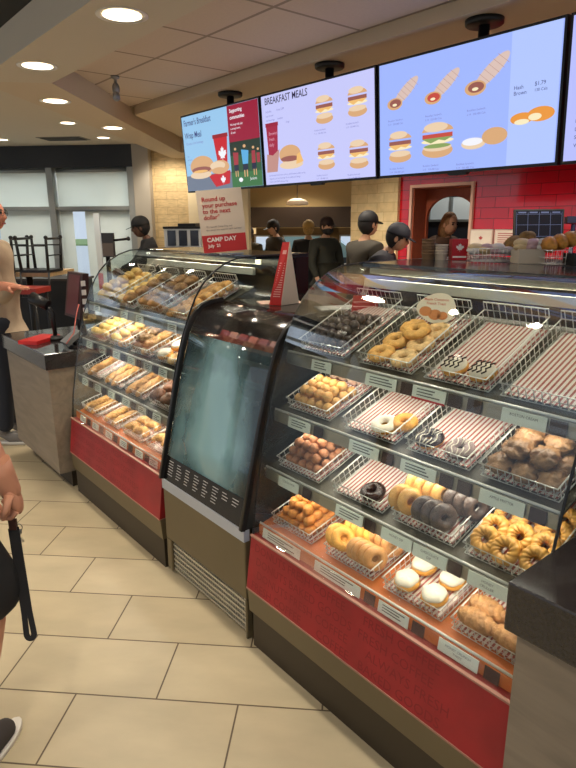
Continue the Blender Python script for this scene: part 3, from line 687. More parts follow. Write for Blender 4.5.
MUF = muffin(food('paper cup brown', (120, 78, 46), 0.1), food('muffin top', (168, 120, 68), 0.35, 40, 0.6, 70)); MUFD = muffin(food('paper cup brown', (120, 78, 46), 0.1), food('dark muffin top', (112, 66, 38), 0.35, 40, 0.6, 70))
DANISH = Pm(MB().lathe([(0.0001, 0.016), (0.012, 0.014), (0.02, 0.020), (0.03, 0.026), (0.042, 0.022), (0.047, 0.010), (0.042, 0.0), (0.0001, 0.0)], 22).build('danish', cheese, origin=(0, 0, 0)), 'pastry')

def T(x, y, z=0.0, rz=0.0, rx=0.0, ry=0.0):
    return Matrix.Translation((x, y, z)) @ Matrix.Rotation(rz, 4, 'Z') @ Matrix.Rotation(ry, 4, 'Y') @ Matrix.Rotation(rx, 4, 'X')
def put(pro, M, L, label, group):
    return dup(pro, M @ L, label, group)
Z0 = 0.0075
def pile(pro, M, n1, nx, ny, pitch, label, group, x0=0.035, layers=2, jit=0.004, seed=0, ycent=0.0, tops=None):
    r_ = random.Random(seed); pl_ = pro if isinstance(pro, list) else [pro]; k = 0
    for l in range(layers):
        for i in range(nx-l):
            for j in range(ny-l):
                if k >= n1: return
                x = x0+(i+l*0.5)*pitch; y = ycent+(j-(ny-1-l)/2.0)*pitch
                put(pl_[k % len(pl_)], M, T(x+r_.uniform(-jit, jit), y+r_.uniform(-jit, jit), Z0+l*pitch*0.76, r_.uniform(0, 6)), label, group); k += 1
def gridp(pro, M, xs, ys, label, group, z=0.0, rz=0.0, jr=0.3, jit=0.003, seed=1, tilt=0.0):
    r_ = random.Random(seed); pl_ = pro if isinstance(pro, list) else [pro]; k = 0
    for x in xs:
        for y in ys:
            put(pl_[k % len(pl_)], M, T(x+r_.uniform(-jit, jit), y+r_.uniform(-jit, jit), Z0+z, rz+r_.uniform(-jr, jr), 0, tilt), label, group); k += 1

# price tags --------------------------------------------------------------
paper = mat('tag paper', (226, 232, 220), 0.6); paperd = mat('tag print', (96, 100, 96), 0.7); cardb = mat('brown card', (62, 44, 40), 0.6); redprint = mat('tag red', (190, 40, 46), 0.6)
def price_tag(level, yc, w, label, text=None, redline=False, left=False):
    x, z = RAILS[level]; h = 0.038
    up = Vector((0.16, 0, 0.987)); n = Vector((-0.987, 0, 0.16)); X = Vector((0, -1, 0))
    c = Vector((x-0.010, yc, z-0.005))
    o = MB().obox(c, X, up, n, w/2, h/2, 0.0012).build('price_tag', paper); tag(o, label, 'price tag', 'price tags on the shelf rails')
    M = frameM(c-X*(w/2)*0.86+up*0.008+n*0.0016, X, up, n)
    mb = MB()
    if text:
        sz = 0.0105
        for k_, s in enumerate(text): add_text(mb, s, sz, frameM(c+up*(0.003-0.0125*k_)+n*0.0016, X, up, n), 'CENTER')
    else:
        r_ = random.Random(int(yc*1000)+level)
        for k_ in range(3):
            a = -w*0.36; s0 = 0.009-k_*0.009; b_ = a+w*(0.45+0.3*r_.random())
            mb.quad([c+X*a+up*s0+n*0.0016, c+X*b_+up*s0+n*0.0016, c+X*b_+up*(s0+0.004)+n*0.0016, c+X*a+up*(s0+0.003)+n*0.0016])
    mb.build('tag_print', paperd, o)
    if redline:
        MB().obox(c-up*0.019+n*0.0006, X, up, n, w/2, 0.003, 0.0014).build('red_line', redprint, o)
def card(level, yc, w=0.045, col=None):
    x, z = RAILS[level]; up = Vector((0.16, 0, 0.987)); n = Vector((-0.987, 0, 0.16)); X = Vector((0, -1, 0))
    c = Vector((x-0.008, yc, z-0.005))
    o = MB().obox(c, X, up, n, w/2, 0.0185, 0.001).build('shelf_card', cardb)
    return tag(o, 'plain dark brown filler card in a price rail of the pastry cases', 'card', 'brown filler cards in the price rails')

# right case ---------------------------------------------------------------
YR = [1.565, 1.265, 0.995, 0.735]
rowname = ['bottom', 'second lowest', 'third', 'top']
def blabel(case_, lev, pos, what): return f'basket {pos}, {rowname[lev]} shelf, {case_} case, {what}'
pos4 = ['far left', 'second from left', 'second from right', 'far right']
what = {(3,0): 'holding dark doughnut holes', (3,1): 'holding pale ring doughnuts', (3,2): 'striped paper and one white drizzled row', (3,3): 'empty but for striped paper',
 (2,0): 'holding pale filled doughnut holes', (2,1): 'striped paper with white doughnuts in front', (2,2): 'striped paper, dark drizzled doughnut in front', (2,3): 'full of brown fritters',
 (1,0): 'holding sugared brown doughnut holes', (1,1): 'striped paper and one chocolate ring', (1,2): 'rings standing on edge', (1,3): 'full of honey crullers',
 (0,0): 'holding orange pastry bites', (0,1): 'yellow and pale rings leaning', (0,2): 'white cream doughnuts', (0,3): 'brown twisted doughnuts'}
BR = {}
for lev in range(4):
    for k in range(4): BR[(lev, k)] = basket(lev, YR[k], blabel('nearest', lev, pos4[k], what[(lev, k)]))
pile(H_CHOC, BR[(3,0)], 44, 6, 5, 0.0375, 'dark glazed doughnut hole in the top left basket of the nearest case', 'dark doughnut holes', 0.04, 2, seed=2)
gridp([R_SOUR, R_SOURB], BR[(3,1)], [0.045, 0.130, 0.215], [-0.055, 0.045], 'pale crackled ring doughnut in the top shelf basket behind the oval sign', 'pale crackled ring doughnuts', 0.002)
gridp([R_SOURB, R_SOUR], BR[(3,1)], [0.17], [-0.01], 'pale crackled ring doughnut in the top shelf basket behind the oval sign', 'pale crackled ring doughnuts', 0.026, seed=4)
gridp([CHOCT], BR[(3,2)], [0.05], [-0.065, 0.03], 'yellow filled doughnut with white icing alone at the front of the striped top basket', 'white iced filled doughnuts', seed=6, jit=0.001)
pile(H_YEL, BR[(2,0)], 32, 4, 5, 0.040, 'golden filled doughnut hole in the left basket of the third shelf', 'golden filled doughnut holes', 0.035, 2, seed=3)
pile(H_PALE, BR[(2,0)], 8, 3, 4, 0.047, 'peach sugared doughnut ball at the back of the third shelf left basket', 'peach sugared doughnut balls', 0.225, 1, seed=4)
gridp([R_WHITE], BR[(2,1)], [0.05], [-0.035], 'white iced ring doughnut alone at the front of the striped third shelf basket', None, seed=8)
gridp([R_YEL], BR[(2,1)], [0.085], [-0.085], 'plain yellow ring doughnut behind the white iced one, third shelf', None, seed=9, jit=0.001)
gridp([R_DRIZ], BR[(2,2)], [0.05], [0.058], 'dark chocolate iced doughnut with white drizzle on the third shelf', None, seed=10)
gridp([R_GREY], BR[(2,2)], [0.052], [-0.05], 'greyish lilac iced doughnut with drizzle right of the dark one, third shelf', None, seed=11)
gridp(FRIT, BR[(2,3)], [0.045, 0.115, 0.185, 0.255], [-0.072, 0.0, 0.072], 'brown lumpy fritter in the right basket of the third shelf', 'brown fritters', seed=12)
gridp([FRIT[1], FRIT[0]], BR[(2,3)], [0.08, 0.15, 0.22], [-0.04, 0.04], 'brown lumpy fritter in the right basket of the third shelf', 'brown fritters', 0.035, seed=13)
pile(H_TAN, BR[(1,0)], 60, 6, 5, 0.0385, 'sugared brown doughnut hole heaped in the second lowest shelf left basket', 'sugared brown doughnut holes', 0.035, 3, seed=5)
gridp([R_CHOCI], BR[(1,1)], [0.05], [-0.035], 'chocolate ring doughnut alone on striped paper, second lowest shelf', None, seed=14)
def standing(pro, M, x0, y0, n, step, label, group, lean=0.25, rz=-PI/2-0.35, x1=0):
    r_ = random.Random(n)
    for i in range(n): put(pro, M, T(x0+x1*i, y0-step*i, Z0+0.040, rz+r_.uniform(-0.06, 0.06), 0, PI/2-lean), label, group)
# rings on edge: axis roughly along the rail
gl_h = 'golden honey dipped ring doughnut standing on edge in the second lowest shelf'
standing(R_HONEY, BR[(1,2)], 0.055, 0.125, 2, 0.036, gl_h, 'honey dipped rings on edge')
standing(R_HONEY, BR[(1,2)], 0.135, 0.120, 4, 0.034, gl_h, 'honey dipped rings on edge')
gl_c = 'dark chocolate glazed ring doughnut standing on edge in the second lowest shelf'
standing(R_CHOC, BR[(1,2)], 0.050, 0.030, 3, 0.034, gl_c, 'dark rings on edge')
standing(R_CHOC, BR[(1,2)], 0.135, -0.025, 3, 0.034, gl_c, 'dark rings on edge')
gl_r = 'ridged golden honey cruller in the right basket of the second lowest shelf'
gridp([R_CRUL], BR[(1,3)], [0.050, 0.108, 0.166, 0.224], [-0.070, 0.0, 0.070], gl_r, 'honey crullers', 0.016, rz=0.0, jr=0.12, seed=15, tilt=-0.55, jit=0.005)
pile(MINI, BR[(0,0)], 56, 6, 5, 0.038, 'orange brown pastry bite in the bottom shelf left basket', 'orange pastry bites', 0.03, 3, seed=6)
standing(R_YEL, BR[(0,1)], 0.050, 0.095, 2, 0.030, 'bright yellow ring doughnut leaning in the bottom shelf basket', 'yellow leaning rings', 0.9)
standing(R_YEL, BR[(0,1)], 0.125, 0.080, 4, 0.030, 'bright yellow ring doughnut leaning in the bottom shelf basket', 'yellow leaning rings', 0.5)
gl_p = 'light brown ring doughnut standing in a row on the bottom shelf'
R_LB = ring('ring_doughnut', food('light brown dough', (200, 142, 84), 0.15, rough=0.35), 0.028, 0.0155)
standing(R_LB, BR[(0,1)], 0.050, 0.000, 4, 0.026, gl_p, 'light brown rings on edge')
standing(R_LB, BR[(0,1)], 0.135, -0.020, 3, 0.030, gl_p, 'light brown rings on edge')
gridp([CREAMD], BR[(0,2)], [0.048, 0.135], [-0.055, 0.050], 'round doughnut topped with thick white cream on the bottom shelf', 'white cream doughnuts', seed=17, jit=0.002)
gridp([TWIST], BR[(0,3)], [0.045, 0.10], [-0.055, 0.055], 'knobbly brown twisted doughnut on the bottom shelf by the dark counter', 'brown twisted doughnuts', seed=18, rz=PI/2, jr=0.2)
# tags
TG = [(3, 1.525, 0.10, 'small pale price tag left under the dark doughnut holes', None, 0), (3, 1.245, 0.13, 'price tag on the top rail under the pale crackled rings', None, 0), (3, 1.055, 0.12, 'red edged price tag on the top rail', None, 1), (3, 0.752, 0.125, 'wide pale price tag on the top rail under empty striped paper', ['BOSTON CREAM'], 0),
 (2, 1.57, 0.12, 'price tag on the third rail, far left by the fridge edge', None, 0), (2, 1.25, 0.13, 'price tag on the third rail under the striped paper', None, 0), (2, 1.03, 0.13, 'price tag on the third rail under the white iced doughnut', None, 0), (2, 0.755, 0.13, 'price tag on the third rail under the fritters', ['APPLE FRITTER'], 0),
 (1, 1.575, 0.115, 'price tag under the sugared brown doughnut holes', ['OLD FASHION'], 0), (1, 1.262, 0.125, 'price tag under the lone chocolate ring', None, 0), (1, 1.06, 0.12, 'price tag under the honey dipped rings', ['HONEY DIP'], 0), (1, 0.935, 0.12, 'price tag under the dark rings on edge', ['CHOCOLATE', 'DIP'], 0), (1, 0.745, 0.12, 'price tag under the honey crullers', ['HONEY', 'CRULLER'], 0),
 (0, 1.58, 0.22, 'long pale price tag at the left end of the bottom rail', None, 0), (0, 1.28, 0.22, 'long pale price tag in the middle of the bottom rail', None, 0), (0, 1.03, 0.12, 'price tag on the bottom rail under the white cream doughnuts', None, 0), (0, 0.795, 0.13, 'price tag on the bottom rail under the brown twists', ['HONEY CRUNCH', 'TWIST'], 0)]
for (lv, y, w, lab, tx, rl) in TG: price_tag(lv, y, w, lab, tx, rl)
for (lv, y) in [(3, 1.14), (3, 0.965), (3, 0.90), (3, 0.66), (2, 1.47), (2, 1.15), (2, 0.93), (2, 0.87), (2, 0.655), (1, 1.475), (1, 1.17), (1, 0.85), (1, 0.655), (0, 1.13), (0, 0.935), (0, 0.69)]: card(lv, y)
# left case -----------------------------------------------------------------
YL = [3.50, 3.21, 2.92, 2.63]
whatl = {(3,0): 'yellow rolls in rows', (3,1): 'yellow rolls and brown buns', (3,2): 'brown rolls', (3,3): 'brown croissants', (2,0): 'yellow rolls', (2,1): 'cheese topped pastries', (2,2): 'danishes', (2,3): 'light danishes',
 (1,0): 'seeded rolls', (1,1): 'long seeded rolls', (1,2): 'long brown rolls', (1,3): 'dark muffins', (0,0): 'savoury twists', (0,1): 'savoury twists', (0,2): 'croissants', (0,3): 'croissants and buns'}
BLx = {}
for lev in range(4):
    for k in range(4): BLx[(lev, k)] = basket(lev, YL[k], blabel('far', lev, pos4[k], whatl[(lev, k)]))
def rows(pro, b, lab, grp, nx=6, ny=2, px=0.05, z=0.0, rz=PI/2, seed=0, y0=0.0, yp=0.105, x0=0.035, jr=0.12):
    gridp(pro, b, [x0+px*i for i in range(nx)], [y0+(j-(ny-1)/2)*yp for j in range(ny)], lab, grp, z, rz, jr, 0.003, seed)
rows([BUN], BLx[(3,0)], 'smooth golden bread roll in the top shelf rows of the far case', 'golden bread rolls, top shelf', 6, 2, 0.053, seed=1)
rows([BUN], BLx[(3,0)], 'smooth golden bread roll in the top shelf rows of the far case', 'golden bread rolls, top shelf', 5, 1, 0.053, 0.040, seed=2, x0=0.06)
rows([BUN], BLx[(3,1)], 'smooth golden bread roll in the top shelf rows of the far case', 'golden bread rolls, top shelf', 6, 1, 0.053, seed=3, y0=0.06)
rows([MUF], BLx[(3,1)], 'brown topped muffin on the top shelf of the far case', 'brown muffins, top shelf', 4, 1, 0.08, seed=4, y0=-0.05)
rows([MUF], BLx[(3,2)], 'brown topped muffin on the top shelf of the far case', 'brown muffins, top shelf', 4, 2, 0.082, seed=5)
rows([CROI, DANISH], BLx[(3,3)], 'reddish brown pastry at the right end of the far case top shelf', 'reddish pastries, top shelf', 5, 2, 0.065, seed=6)
rows([BUN], BLx[(2,0)], 'golden bread roll on the third shelf of the far case', 'golden bread rolls, third shelf', 6, 2, 0.053, seed=7)
rows([BUN], BLx[(2,1)], 'golden bread roll on the third shelf of the far case', 'golden bread rolls, third shelf', 6, 1, 0.053, 0.0, seed=8, y0=0.05)
rows([DANISH, FRIT[1]], BLx[(2,1)], 'cheese topped brown pastry on the third shelf of the far case', 'cheese topped pastries', 4, 1, 0.085, 0.0, seed=9, y0=-0.06)
rows([DANISH, FRIT[1]], BLx[(2,2)], 'cheese topped brown pastry on the third shelf of the far case', 'cheese topped pastries', 4, 2, 0.085, 0.0, seed=10)
rows([DANISH, FRIT[0]], BLx[(2,2)], 'cheese topped brown pastry on the third shelf of the far case', 'cheese topped pastries', 3, 2, 0.085, 0.028, seed=11, x0=0.07)
rows([R_SOUR, CREAMD], BLx[(2,3)], 'pale iced pastry at the right of the third shelf, far case', 'pale iced pastries', 4, 2, 0.085, seed=12)
rows([LROLL], BLx[(1,0)], 'long seeded brown roll on the second lowest shelf, far case', 'long seeded rolls', 6, 1, 0.052, rz=0.3, seed=13, y0=0.0)
rows([LROLL], BLx[(1,1)], 'long seeded brown roll on the second lowest shelf, far case', 'long seeded rolls', 6, 2, 0.052, 0.0, rz=0.35, seed=14, yp=0.09)
rows([LROLL], BLx[(1,2)], 'long seeded brown roll on the second lowest shelf, far case', 'long seeded rolls', 3, 2, 0.052, 0.0, rz=0.35, seed=15, yp=0.09)
rows([R_BAGEL], BLx[(1,2)], 'brown bagel behind the long rolls in the far case', 'brown bagels', 2, 2, 0.09, 0.0, rz=0.6, seed=16, yp=0.1, x0=0.20)
rows([MUFD], BLx[(1,3)], 'dark brown muffin on the second lowest shelf of the far case', 'dark muffins', 4, 2, 0.084, seed=17)
rows([SAUS], BLx[(0,0)], 'pale savoury twist on the bottom shelf of the far case', 'savoury twists', 6, 2, 0.048, rz=0.4, seed=18)
rows([SAUS], BLx[(0,1)], 'pale savoury twist on the bottom shelf of the far case', 'savoury twists', 6, 2, 0.048, rz=0.4, seed=19)
rows([CROI], BLx[(0,2)], 'golden croissant on the bottom shelf of the far case', 'golden croissants', 4, 2, 0.078, seed=20)
rows([CROI], BLx[(0,3)], 'golden croissant on the bottom shelf of the far case', 'golden croissants', 3, 2, 0.085, seed=21, x0=0.06)
for lev in range(4):
    for j, y in enumerate([3.52, 3.33, 3.14, 2.95, 2.76, 2.60]):
        if lev == 3 and j in (1, 4): continue
        price_tag(lev, y, 0.085, f'{["leftmost","second","third","fourth","fifth","rightmost"][j]} small price tag on the {rowname[lev]} rail, far case')
        if j < 5 and not (lev == 3): card(lev, y-0.085, 0.05)
# oval sign and red leaflet inside/at the nearest case
ov = MB(); c = Vector((0.470, 1.262, 1.398)); X = Vector((0.35, -0.937, 0)); up = Vector((0.22, 0.08, 0.97)).normalized(); n = X.cross(up).normalized()
ring_ = [c + X*(0.068*math.cos(a)) + up*(0.052*math.sin(a)+0.012*math.sin(a)*math.cos(a)) for a in [2*PI*i/32 for i in range(32)]]
ov.prism(ring_, n*0.003)
os_ = ov.build('oval_sign', mat('oval card', (232, 222, 200), 0.5)); tag(os_, 'oval cream sign card with doughnut picture standing in the top shelf basket', 'sign')
e = MB()
for (a, b, rr_) in ((-0.034, -0.012, 0.017), (0.0, -0.022, 0.018), (0.026, -0.024, 0.014)):
    e.prism([c - n*(0.0) + n*0.0032 + X*(a+rr_*1.3*math.cos(t)) + up*(b+rr_*math.sin(t)) for t in [2*PI*i/18 for i in range(18)]], n*0.0006)
e.build('doughnut_picture', mat('picture dough', (210, 134, 76), 0.5), os_)
e = MB(); add_text(e, 'Maple Cinnamon', 0.0125, frameM(c+n*0.0036+up*0.026, X, up, n), 'CENTER', 0.0002); add_text(e, 'French Toast', 0.0125, frameM(c+n*0.0036+up*0.012, X, up, n), 'CENTER', 0.0002)
e.build('sign_print', mat('sign print', (206, 112, 84), 0.6), os_)

# ================================================================ MENU SCREENS
TW, TH = 1.075, 0.603
def flat(name, rgb, e=None, st=1.0):
    if name in MATS: return MATS[name]
    M = bpy.data.materials.new(name); M.use_nodes = True; nt = M.node_tree; b = nt.nodes['Principled BSDF']
    b.inputs['Base Color'].default_value = (0.01, 0.01, 0.012, 1); b.inputs['Roughness'].default_value = 0.35
    b.inputs['Emission Color'].default_value = (*lin(rgb), 1); b.inputs['Emission Strength'].default_value = st; MATS[name] = M; return M
SCR = 0.80
def C_(name, rgb): return flat('screen '+name, rgb, st=SCR)
tvX = Vector((0, -1, 0)); tvU = Vector((-0.066, 0, 0.9978)); tvN = tvX.cross(tvU).normalized()
class Screen:
    def __init__(s, yl, label, bgc):
        s.o = Vector((1.55, yl, 1.928)); s.k = 0
        mid = s.o + tvX*(TW/2+0.0)
        s.t = thing('menu_screen', label, 'screen', (1.60, yl-TW/2, 1.93), 'menu screens over the counter')
        b = MB().hexa([s.p(0, 0, -0.05), s.p(TW, 0, -0.05), s.p(TW, TH, -0.05), s.p(0, TH, -0.05), s.p(0, 0, 0.002), s.p(TW, 0, 0.002), s.p(TW, TH, 0.002), s.p(0, TH, 0.002)])
        b.build('bezel', black, s.t)
        s.pan = MB().prism([s.p(0.012, 0.014, 0.002), s.p(TW-0.012, 0.014, 0.002), s.p(TW-0.012, TH-0.012, 0.002), s.p(0.012, TH-0.012, 0.002)], tvN*0.001).build('display', bgc, s.t)
        MB().hexa([s.p(TW/2-0.09, 0.1, -0.09), s.p(TW/2+0.09, 0.1, -0.09), s.p(TW/2+0.09, TH-0.1, -0.09), s.p(TW/2-0.09, TH-0.1, -0.09), s.p(TW/2-0.09, 0.1, -0.05), s.p(TW/2+0.09, 0.1, -0.05), s.p(TW/2+0.09, TH-0.1, -0.05), s.p(TW/2-0.09, TH-0.1, -0.05)]).build('wall_plate', black, s.t)
        cx, cy = 1.59, yl-TW/2-0.075
        MB().tube([(cx, cy, 2.25), (cx, cy, 2.62)], 0.027, 14).build('ceiling_pole', black, s.t)
        MB().lathe([(0.0001, 2.600), (0.085, 2.600), (0.092, 2.606), (0.092, 2.627), (0.0001, 2.627)], 28, (cx, cy, 0)).build('ceiling_flange', black, s.t)
        MB().hexa([s.p(TW/2-0.05, -0.012, -0.03), s.p(TW/2+0.05, -0.012, -0.03), s.p(TW/2+0.06, 0.0, -0.03), s.p(TW/2-0.06, 0.0, -0.03), s.p(TW/2-0.05, -0.012, 0.0), s.p(TW/2+0.05, -0.012, 0.0), s.p(TW/2+0.06, 0.0, 0.0), s.p(TW/2-0.06, 0.0, 0.0)]).build('sensor_tab', black, s.t)
    def p(s, x, y, d): return s.o + tvX*x + tvU*y + tvN*d
    # everything below is drawn in screen fractions (0..1 across, 0..1 up)
    def poly(s, name, mm, pts, lift=None):
        s.k += 1; d = 0.0032+0.00012*s.k
        mb = MB(); mb.prism([s.p(x*TW, y*TH, d-0.00008) for x, y in pts], tvN*0.00008); return mb.build(name, mm, s.t)
    def multi(s, name, mm, polys):
        s.k += 1; d = 0.0032+0.00012*s.k; mb = MB()
        for pts in polys: mb.prism([s.p(x*TW, y*TH, d-0.00008) for x, y in pts], tvN*0.00008)
        return mb.build(name, mm, s.t)
    def text(s, name, mm, items):
        s.k += 1; d = 0.0034+0.00012*s.k; mb = MB()
        for it in items:
            (x, y, sz, tx) = it[:4]; sx = it[4] if len(it) > 4 else 1.0
            add_text(mb, tx, sz, frameM(s.p(x*TW, y*TH, d), tvX, tvU, tvN), 'LEFT', 0.0006 if sz > 0.03 else 0.0, sx)
        return mb.build(name, mm, s.t)
AS = TW/TH
def ell(x, y, rx, ry, n=24, a0=0, a1=2*PI, rot=0.0):
    out = []
    for i in range(n if abs(a1-a0-2*PI) < 1e-6 else n+1):
        a = a0+(a1-a0)*i/n; ex, ey = rx*math.cos(a), ry*math.sin(a)/AS
        out.append((x+ex*math.cos(rot)-ey*math.sin(rot), y+(ex*math.sin(rot)+ey*math.cos(rot))*AS))
    return out
def rect(x0, y0, x1, y1): return [(x0, y0), (x1, y0), (x1, y1), (x0, y1)]
LEAF = [(0, -1.0), (0.06, -0.45), (0.52, -0.52), (0.42, -0.30), (0.95, 0.10), (0.80, 0.18), (0.90, 0.48), (0.62, 0.40), (0.52, 0.52), (0.28, 0.25), (0.36, 0.78), (0.18, 0.70), (0, 1.0)]
LEAF = LEAF + [(-x, y) for x, y in LEAF[-2:0:-1]]
def leaf(x, y, s): return [(x+a*s, y+b*s*AS) for a, b in LEAF]
breadc, breadd, eggc, meatc, cheesec, whitec = C_('bread', (214, 166, 118)), C_('bread light', (232, 204, 170)), C_('egg', (246, 232, 190)), C_('meat', (150, 88, 78)), C_('cheese', (238, 186, 110)), C_('white', (240, 240, 246))
inkc, redc, cupred, lett = C_('ink', (50, 50, 110)), C_('crimson', (150, 14, 50)), C_('cup red', (196, 22, 34)), C_('lettuce', (136, 160, 90))
greyc = C_('soft ink', (120, 122, 190)); wrapc = C_('wrap', (216, 190, 180)); wrapl = C_('wrap line', (182, 140, 130)); tomc = C_('tomato', (196, 74, 60))
def sandwich(s, x, y, w, kind=0):
    s.multi('picture_bun', breadc, [ell(x, y+0.055, w, w*0.80, 20, 0.12, PI-0.12), ell(x, y-0.095, w*0.98, w*0.62)])
    s.multi('picture_bun', breadd, [ell(x-0.01, y+0.098, w*0.76, w*0.42), ell(x, y-0.065, w*0.9, w*0.36)])
    s.poly('picture_egg', eggc, ell(x, y-0.015, w*1.02, w*0.24))
    s.poly('picture_filling', meatc if kind != 2 else tomc, rect(x-w*0.95, y+0.012, x+w*0.95, y+0.045))
    s.poly('picture_cheese', cheesec if kind != 2 else lett, [(x-w, y+0.012), (x+w, y+0.012), (x+w*0.5, y-0.018), (x+w*0.1, y-0.005), (x-w*0.4, y-0.03)])
def wrap(s, x, y, rot=0.5, l=0.085, fill=0):
    s.multi('picture_wrap', wrapc, [ell(x+l*0.35*math.cos(rot), y+l*0.35*math.sin(rot)*AS, l*0.75, l*0.40, 24, 0, 2*PI, rot)])
    ln = []
    for k in range(5):
        t = -0.1+0.2*k; cx, cy = x+l*t*math.cos(rot)+l*0.15*math.cos(rot), y+(l*t*math.sin(rot)+l*0.15*math.sin(rot))*AS
        dx, dy = -math.sin(rot)*l*0.34, math.cos(rot)*l*0.34*AS/1.8; ex = 0.003
        ln.append([(cx-dx, cy-dy), (cx+ex-dx, cy-dy), (cx+ex+dx, cy+dy), (cx+dx, cy+dy)])
    s.multi('picture_stripe', wrapl, ln)
    fx, fy = x-l*0.35*math.cos(rot), y-l*0.35*math.sin(rot)*AS
    s.poly('picture_wrap_end', breadc, ell(fx, fy, l*0.40, l*0.40)); s.poly('picture_filling', [meatc, tomc, meatc][fill], ell(fx+0.004, fy+0.004, l*0.30, l*0.28)); s.poly('picture_egg', eggc, ell(fx, fy-0.008, l*0.12, l*0.09))
def caption(s, x, y, n=2, w=0.12, mm=None):
    L = []
    for k in range(n): L.append((x, y-0.032*k, 0.0135, ['Breakfast Sandwich', '5.19   330-480 Cals', 'Meal 8.29'][k]))
    s.text('caption', mm or greyc, L)
# screen 1
s1 = Screen(4.70, 'leftmost menu screen, pale blue wrap meal advert beside a crimson panel', C_('sky', (150, 196, 232)))
s1.poly('grey_table', C_('table grey', (110, 120, 138)), rect(0.014, 0.025, 0.63, 0.22))
s1.poly('crimson_panel', redc, rect(0.63, 0.56, 0.988, 0.978))
s1.poly('field_picture', C_('field green', (44, 84, 50)), rect(0.63, 0.025, 0.988, 0.56)); s1.poly('field_picture', C_('trees', (30, 48, 34)), rect(0.63, 0.40, 0.988, 0.56))
s1.poly('grass_picture', C_('grass light', (58, 112, 62)), rect(0.63, 0.025, 0.988, 0.2))
s1.multi('player_shirt', C_('blue shirt', (90, 170, 220)), [[(0.775, 0.28), (0.835, 0.28), (0.85, 0.44), (0.765, 0.46)]])
s1.multi('player_shirt', C_('red shirt', (160, 50, 60)), [[(0.67, 0.28), (0.72, 0.28), (0.73, 0.43), (0.665, 0.44)], [(0.88, 0.28), (0.925, 0.28), (0.925, 0.43), (0.885, 0.43)], [(0.94, 0.29), (0.975, 0.29), (0.975, 0.40), (0.94, 0.40)]])
s1.multi('player_skin', breadc, [ell(0.805, 0.495, 0.017, 0.019), ell(0.695, 0.475, 0.014, 0.016), ell(0.905, 0.465, 0.014, 0.016), ell(0.957, 0.44, 0.012, 0.014), rect(0.785, 0.14, 0.797, 0.24), rect(0.815, 0.14, 0.827, 0.24), rect(0.68, 0.15, 0.69, 0.24), rect(0.705, 0.15, 0.715, 0.24), rect(0.895, 0.15, 0.905, 0.24), rect(0.92, 0.15, 0.93, 0.24)])
s1.multi('player_shorts', C_('shorts', (30, 34, 60)), [rect(0.775, 0.22, 0.835, 0.29), rect(0.67, 0.22, 0.722, 0.29), rect(0.88, 0.22, 0.93, 0.29)])
s1.multi('ball', whitec, [ell(0.74, 0.11, 0.024, 0.026)]); s1.text('white_logo', whitec, [(0.85, 0.10, 0.03, 'Juniors')])
s1.text('headline', inkc, [(0.04, 0.86, 0.066, "Farmer's Breakfast", 0.82), (0.04, 0.70, 0.066, 'Wrap Meal', 0.86)])
s1.text('sub_line', greyc, [(0.05, 0.62, 0.028, 'Choose a hot beverage'), (0.05, 0.46, 0.018, '8.39'), (0.05, 0.42, 0.014, '640-930 Cals'), (0.05, 0.36, 0.014, 'with hash brown')])
s1.text('panel_text', whitec, [(0.66, 0.895, 0.036, 'Supporting'), (0.66, 0.82, 0.036, 'communities'), (0.66, 0.745, 0.022, 'We help kids play'), (0.66, 0.70, 0.022, 'in every town,'), (0.66, 0.655, 0.022, 'all year')])
s1.poly('cup', cupred, [(0.475, 0.25), (0.585, 0.25), (0.61, 0.66), (0.43, 0.66)]); s1.poly('cup_lid', C_('lid', (150, 18, 28)), rect(0.422, 0.64, 0.618, 0.685))
s1.poly('leaf_emblem', whitec, leaf(0.535, 0.44, 0.055))
s1.poly('tray_card', cupred, [(0.33, 0.20), (0.62, 0.24), (0.60, 0.08), (0.42, 0.05)]); s1.poly('leaf_emblem', whitec, leaf(0.52, 0.13, 0.035))
s1.multi('wrap_picture', breadc, [ell(0.245, 0.33, 0.165, 0.13), ell(0.49, 0.29, 0.12, 0.085)]); s1.multi('wrap_picture', breadd, [ell(0.46, 0.31, 0.10, 0.055), ell(0.22, 0.22, 0.15, 0.05)])
s1.poly('wrap_filling', meatc, ell(0.235, 0.285, 0.135, 0.04)); s1.poly('wrap_filling', cheesec, ell(0.225, 0.265, 0.10, 0.018)); s1.poly('hash_brown', breadc, ell(0.47, 0.25, 0.09, 0.04))
# screen 2
lav = C_('lavender', (196, 198, 246))
s2 = Screen(3.61, 'second menu screen from the left, headed BREAKFAST MEALS', lav)
s2.text('headline', C_('dark ink', (36, 26, 60)), [(0.045, 0.885, 0.062, 'BREAKFAST MEALS', 0.86)])
s2.text('price_lines', greyc, [(0.05, 0.80, 0.020, 'Includes          from 5.99'), (0.05, 0.755, 0.018, 'hash brown'), (0.05, 0.71, 0.018, 'and beverage      medium'), (0.25, 0.66, 0.018, 'large')])
s2.poly('cup', C_('cup dark red', (160, 26, 60)), [(0.06, 0.30), (0.15, 0.30), (0.165, 0.66), (0.045, 0.66)]); s2.poly('cup_lid', redc, rect(0.04, 0.65, 0.17, 0.69))
s2.text('cup_print', C_('rose', (214, 150, 170)), [(0.07, 0.56, 0.03, 'Brewed'), (0.07, 0.50, 0.03, 'fresh'), (0.07, 0.44, 0.03, 'daily')])
s2.multi('pastry_picture', C_('paper bag', (190, 140, 130)), [[(0.03, 0.16), (0.14, 0.16), (0.17, 0.40), (0.10, 0.34), (0.04, 0.36)]])
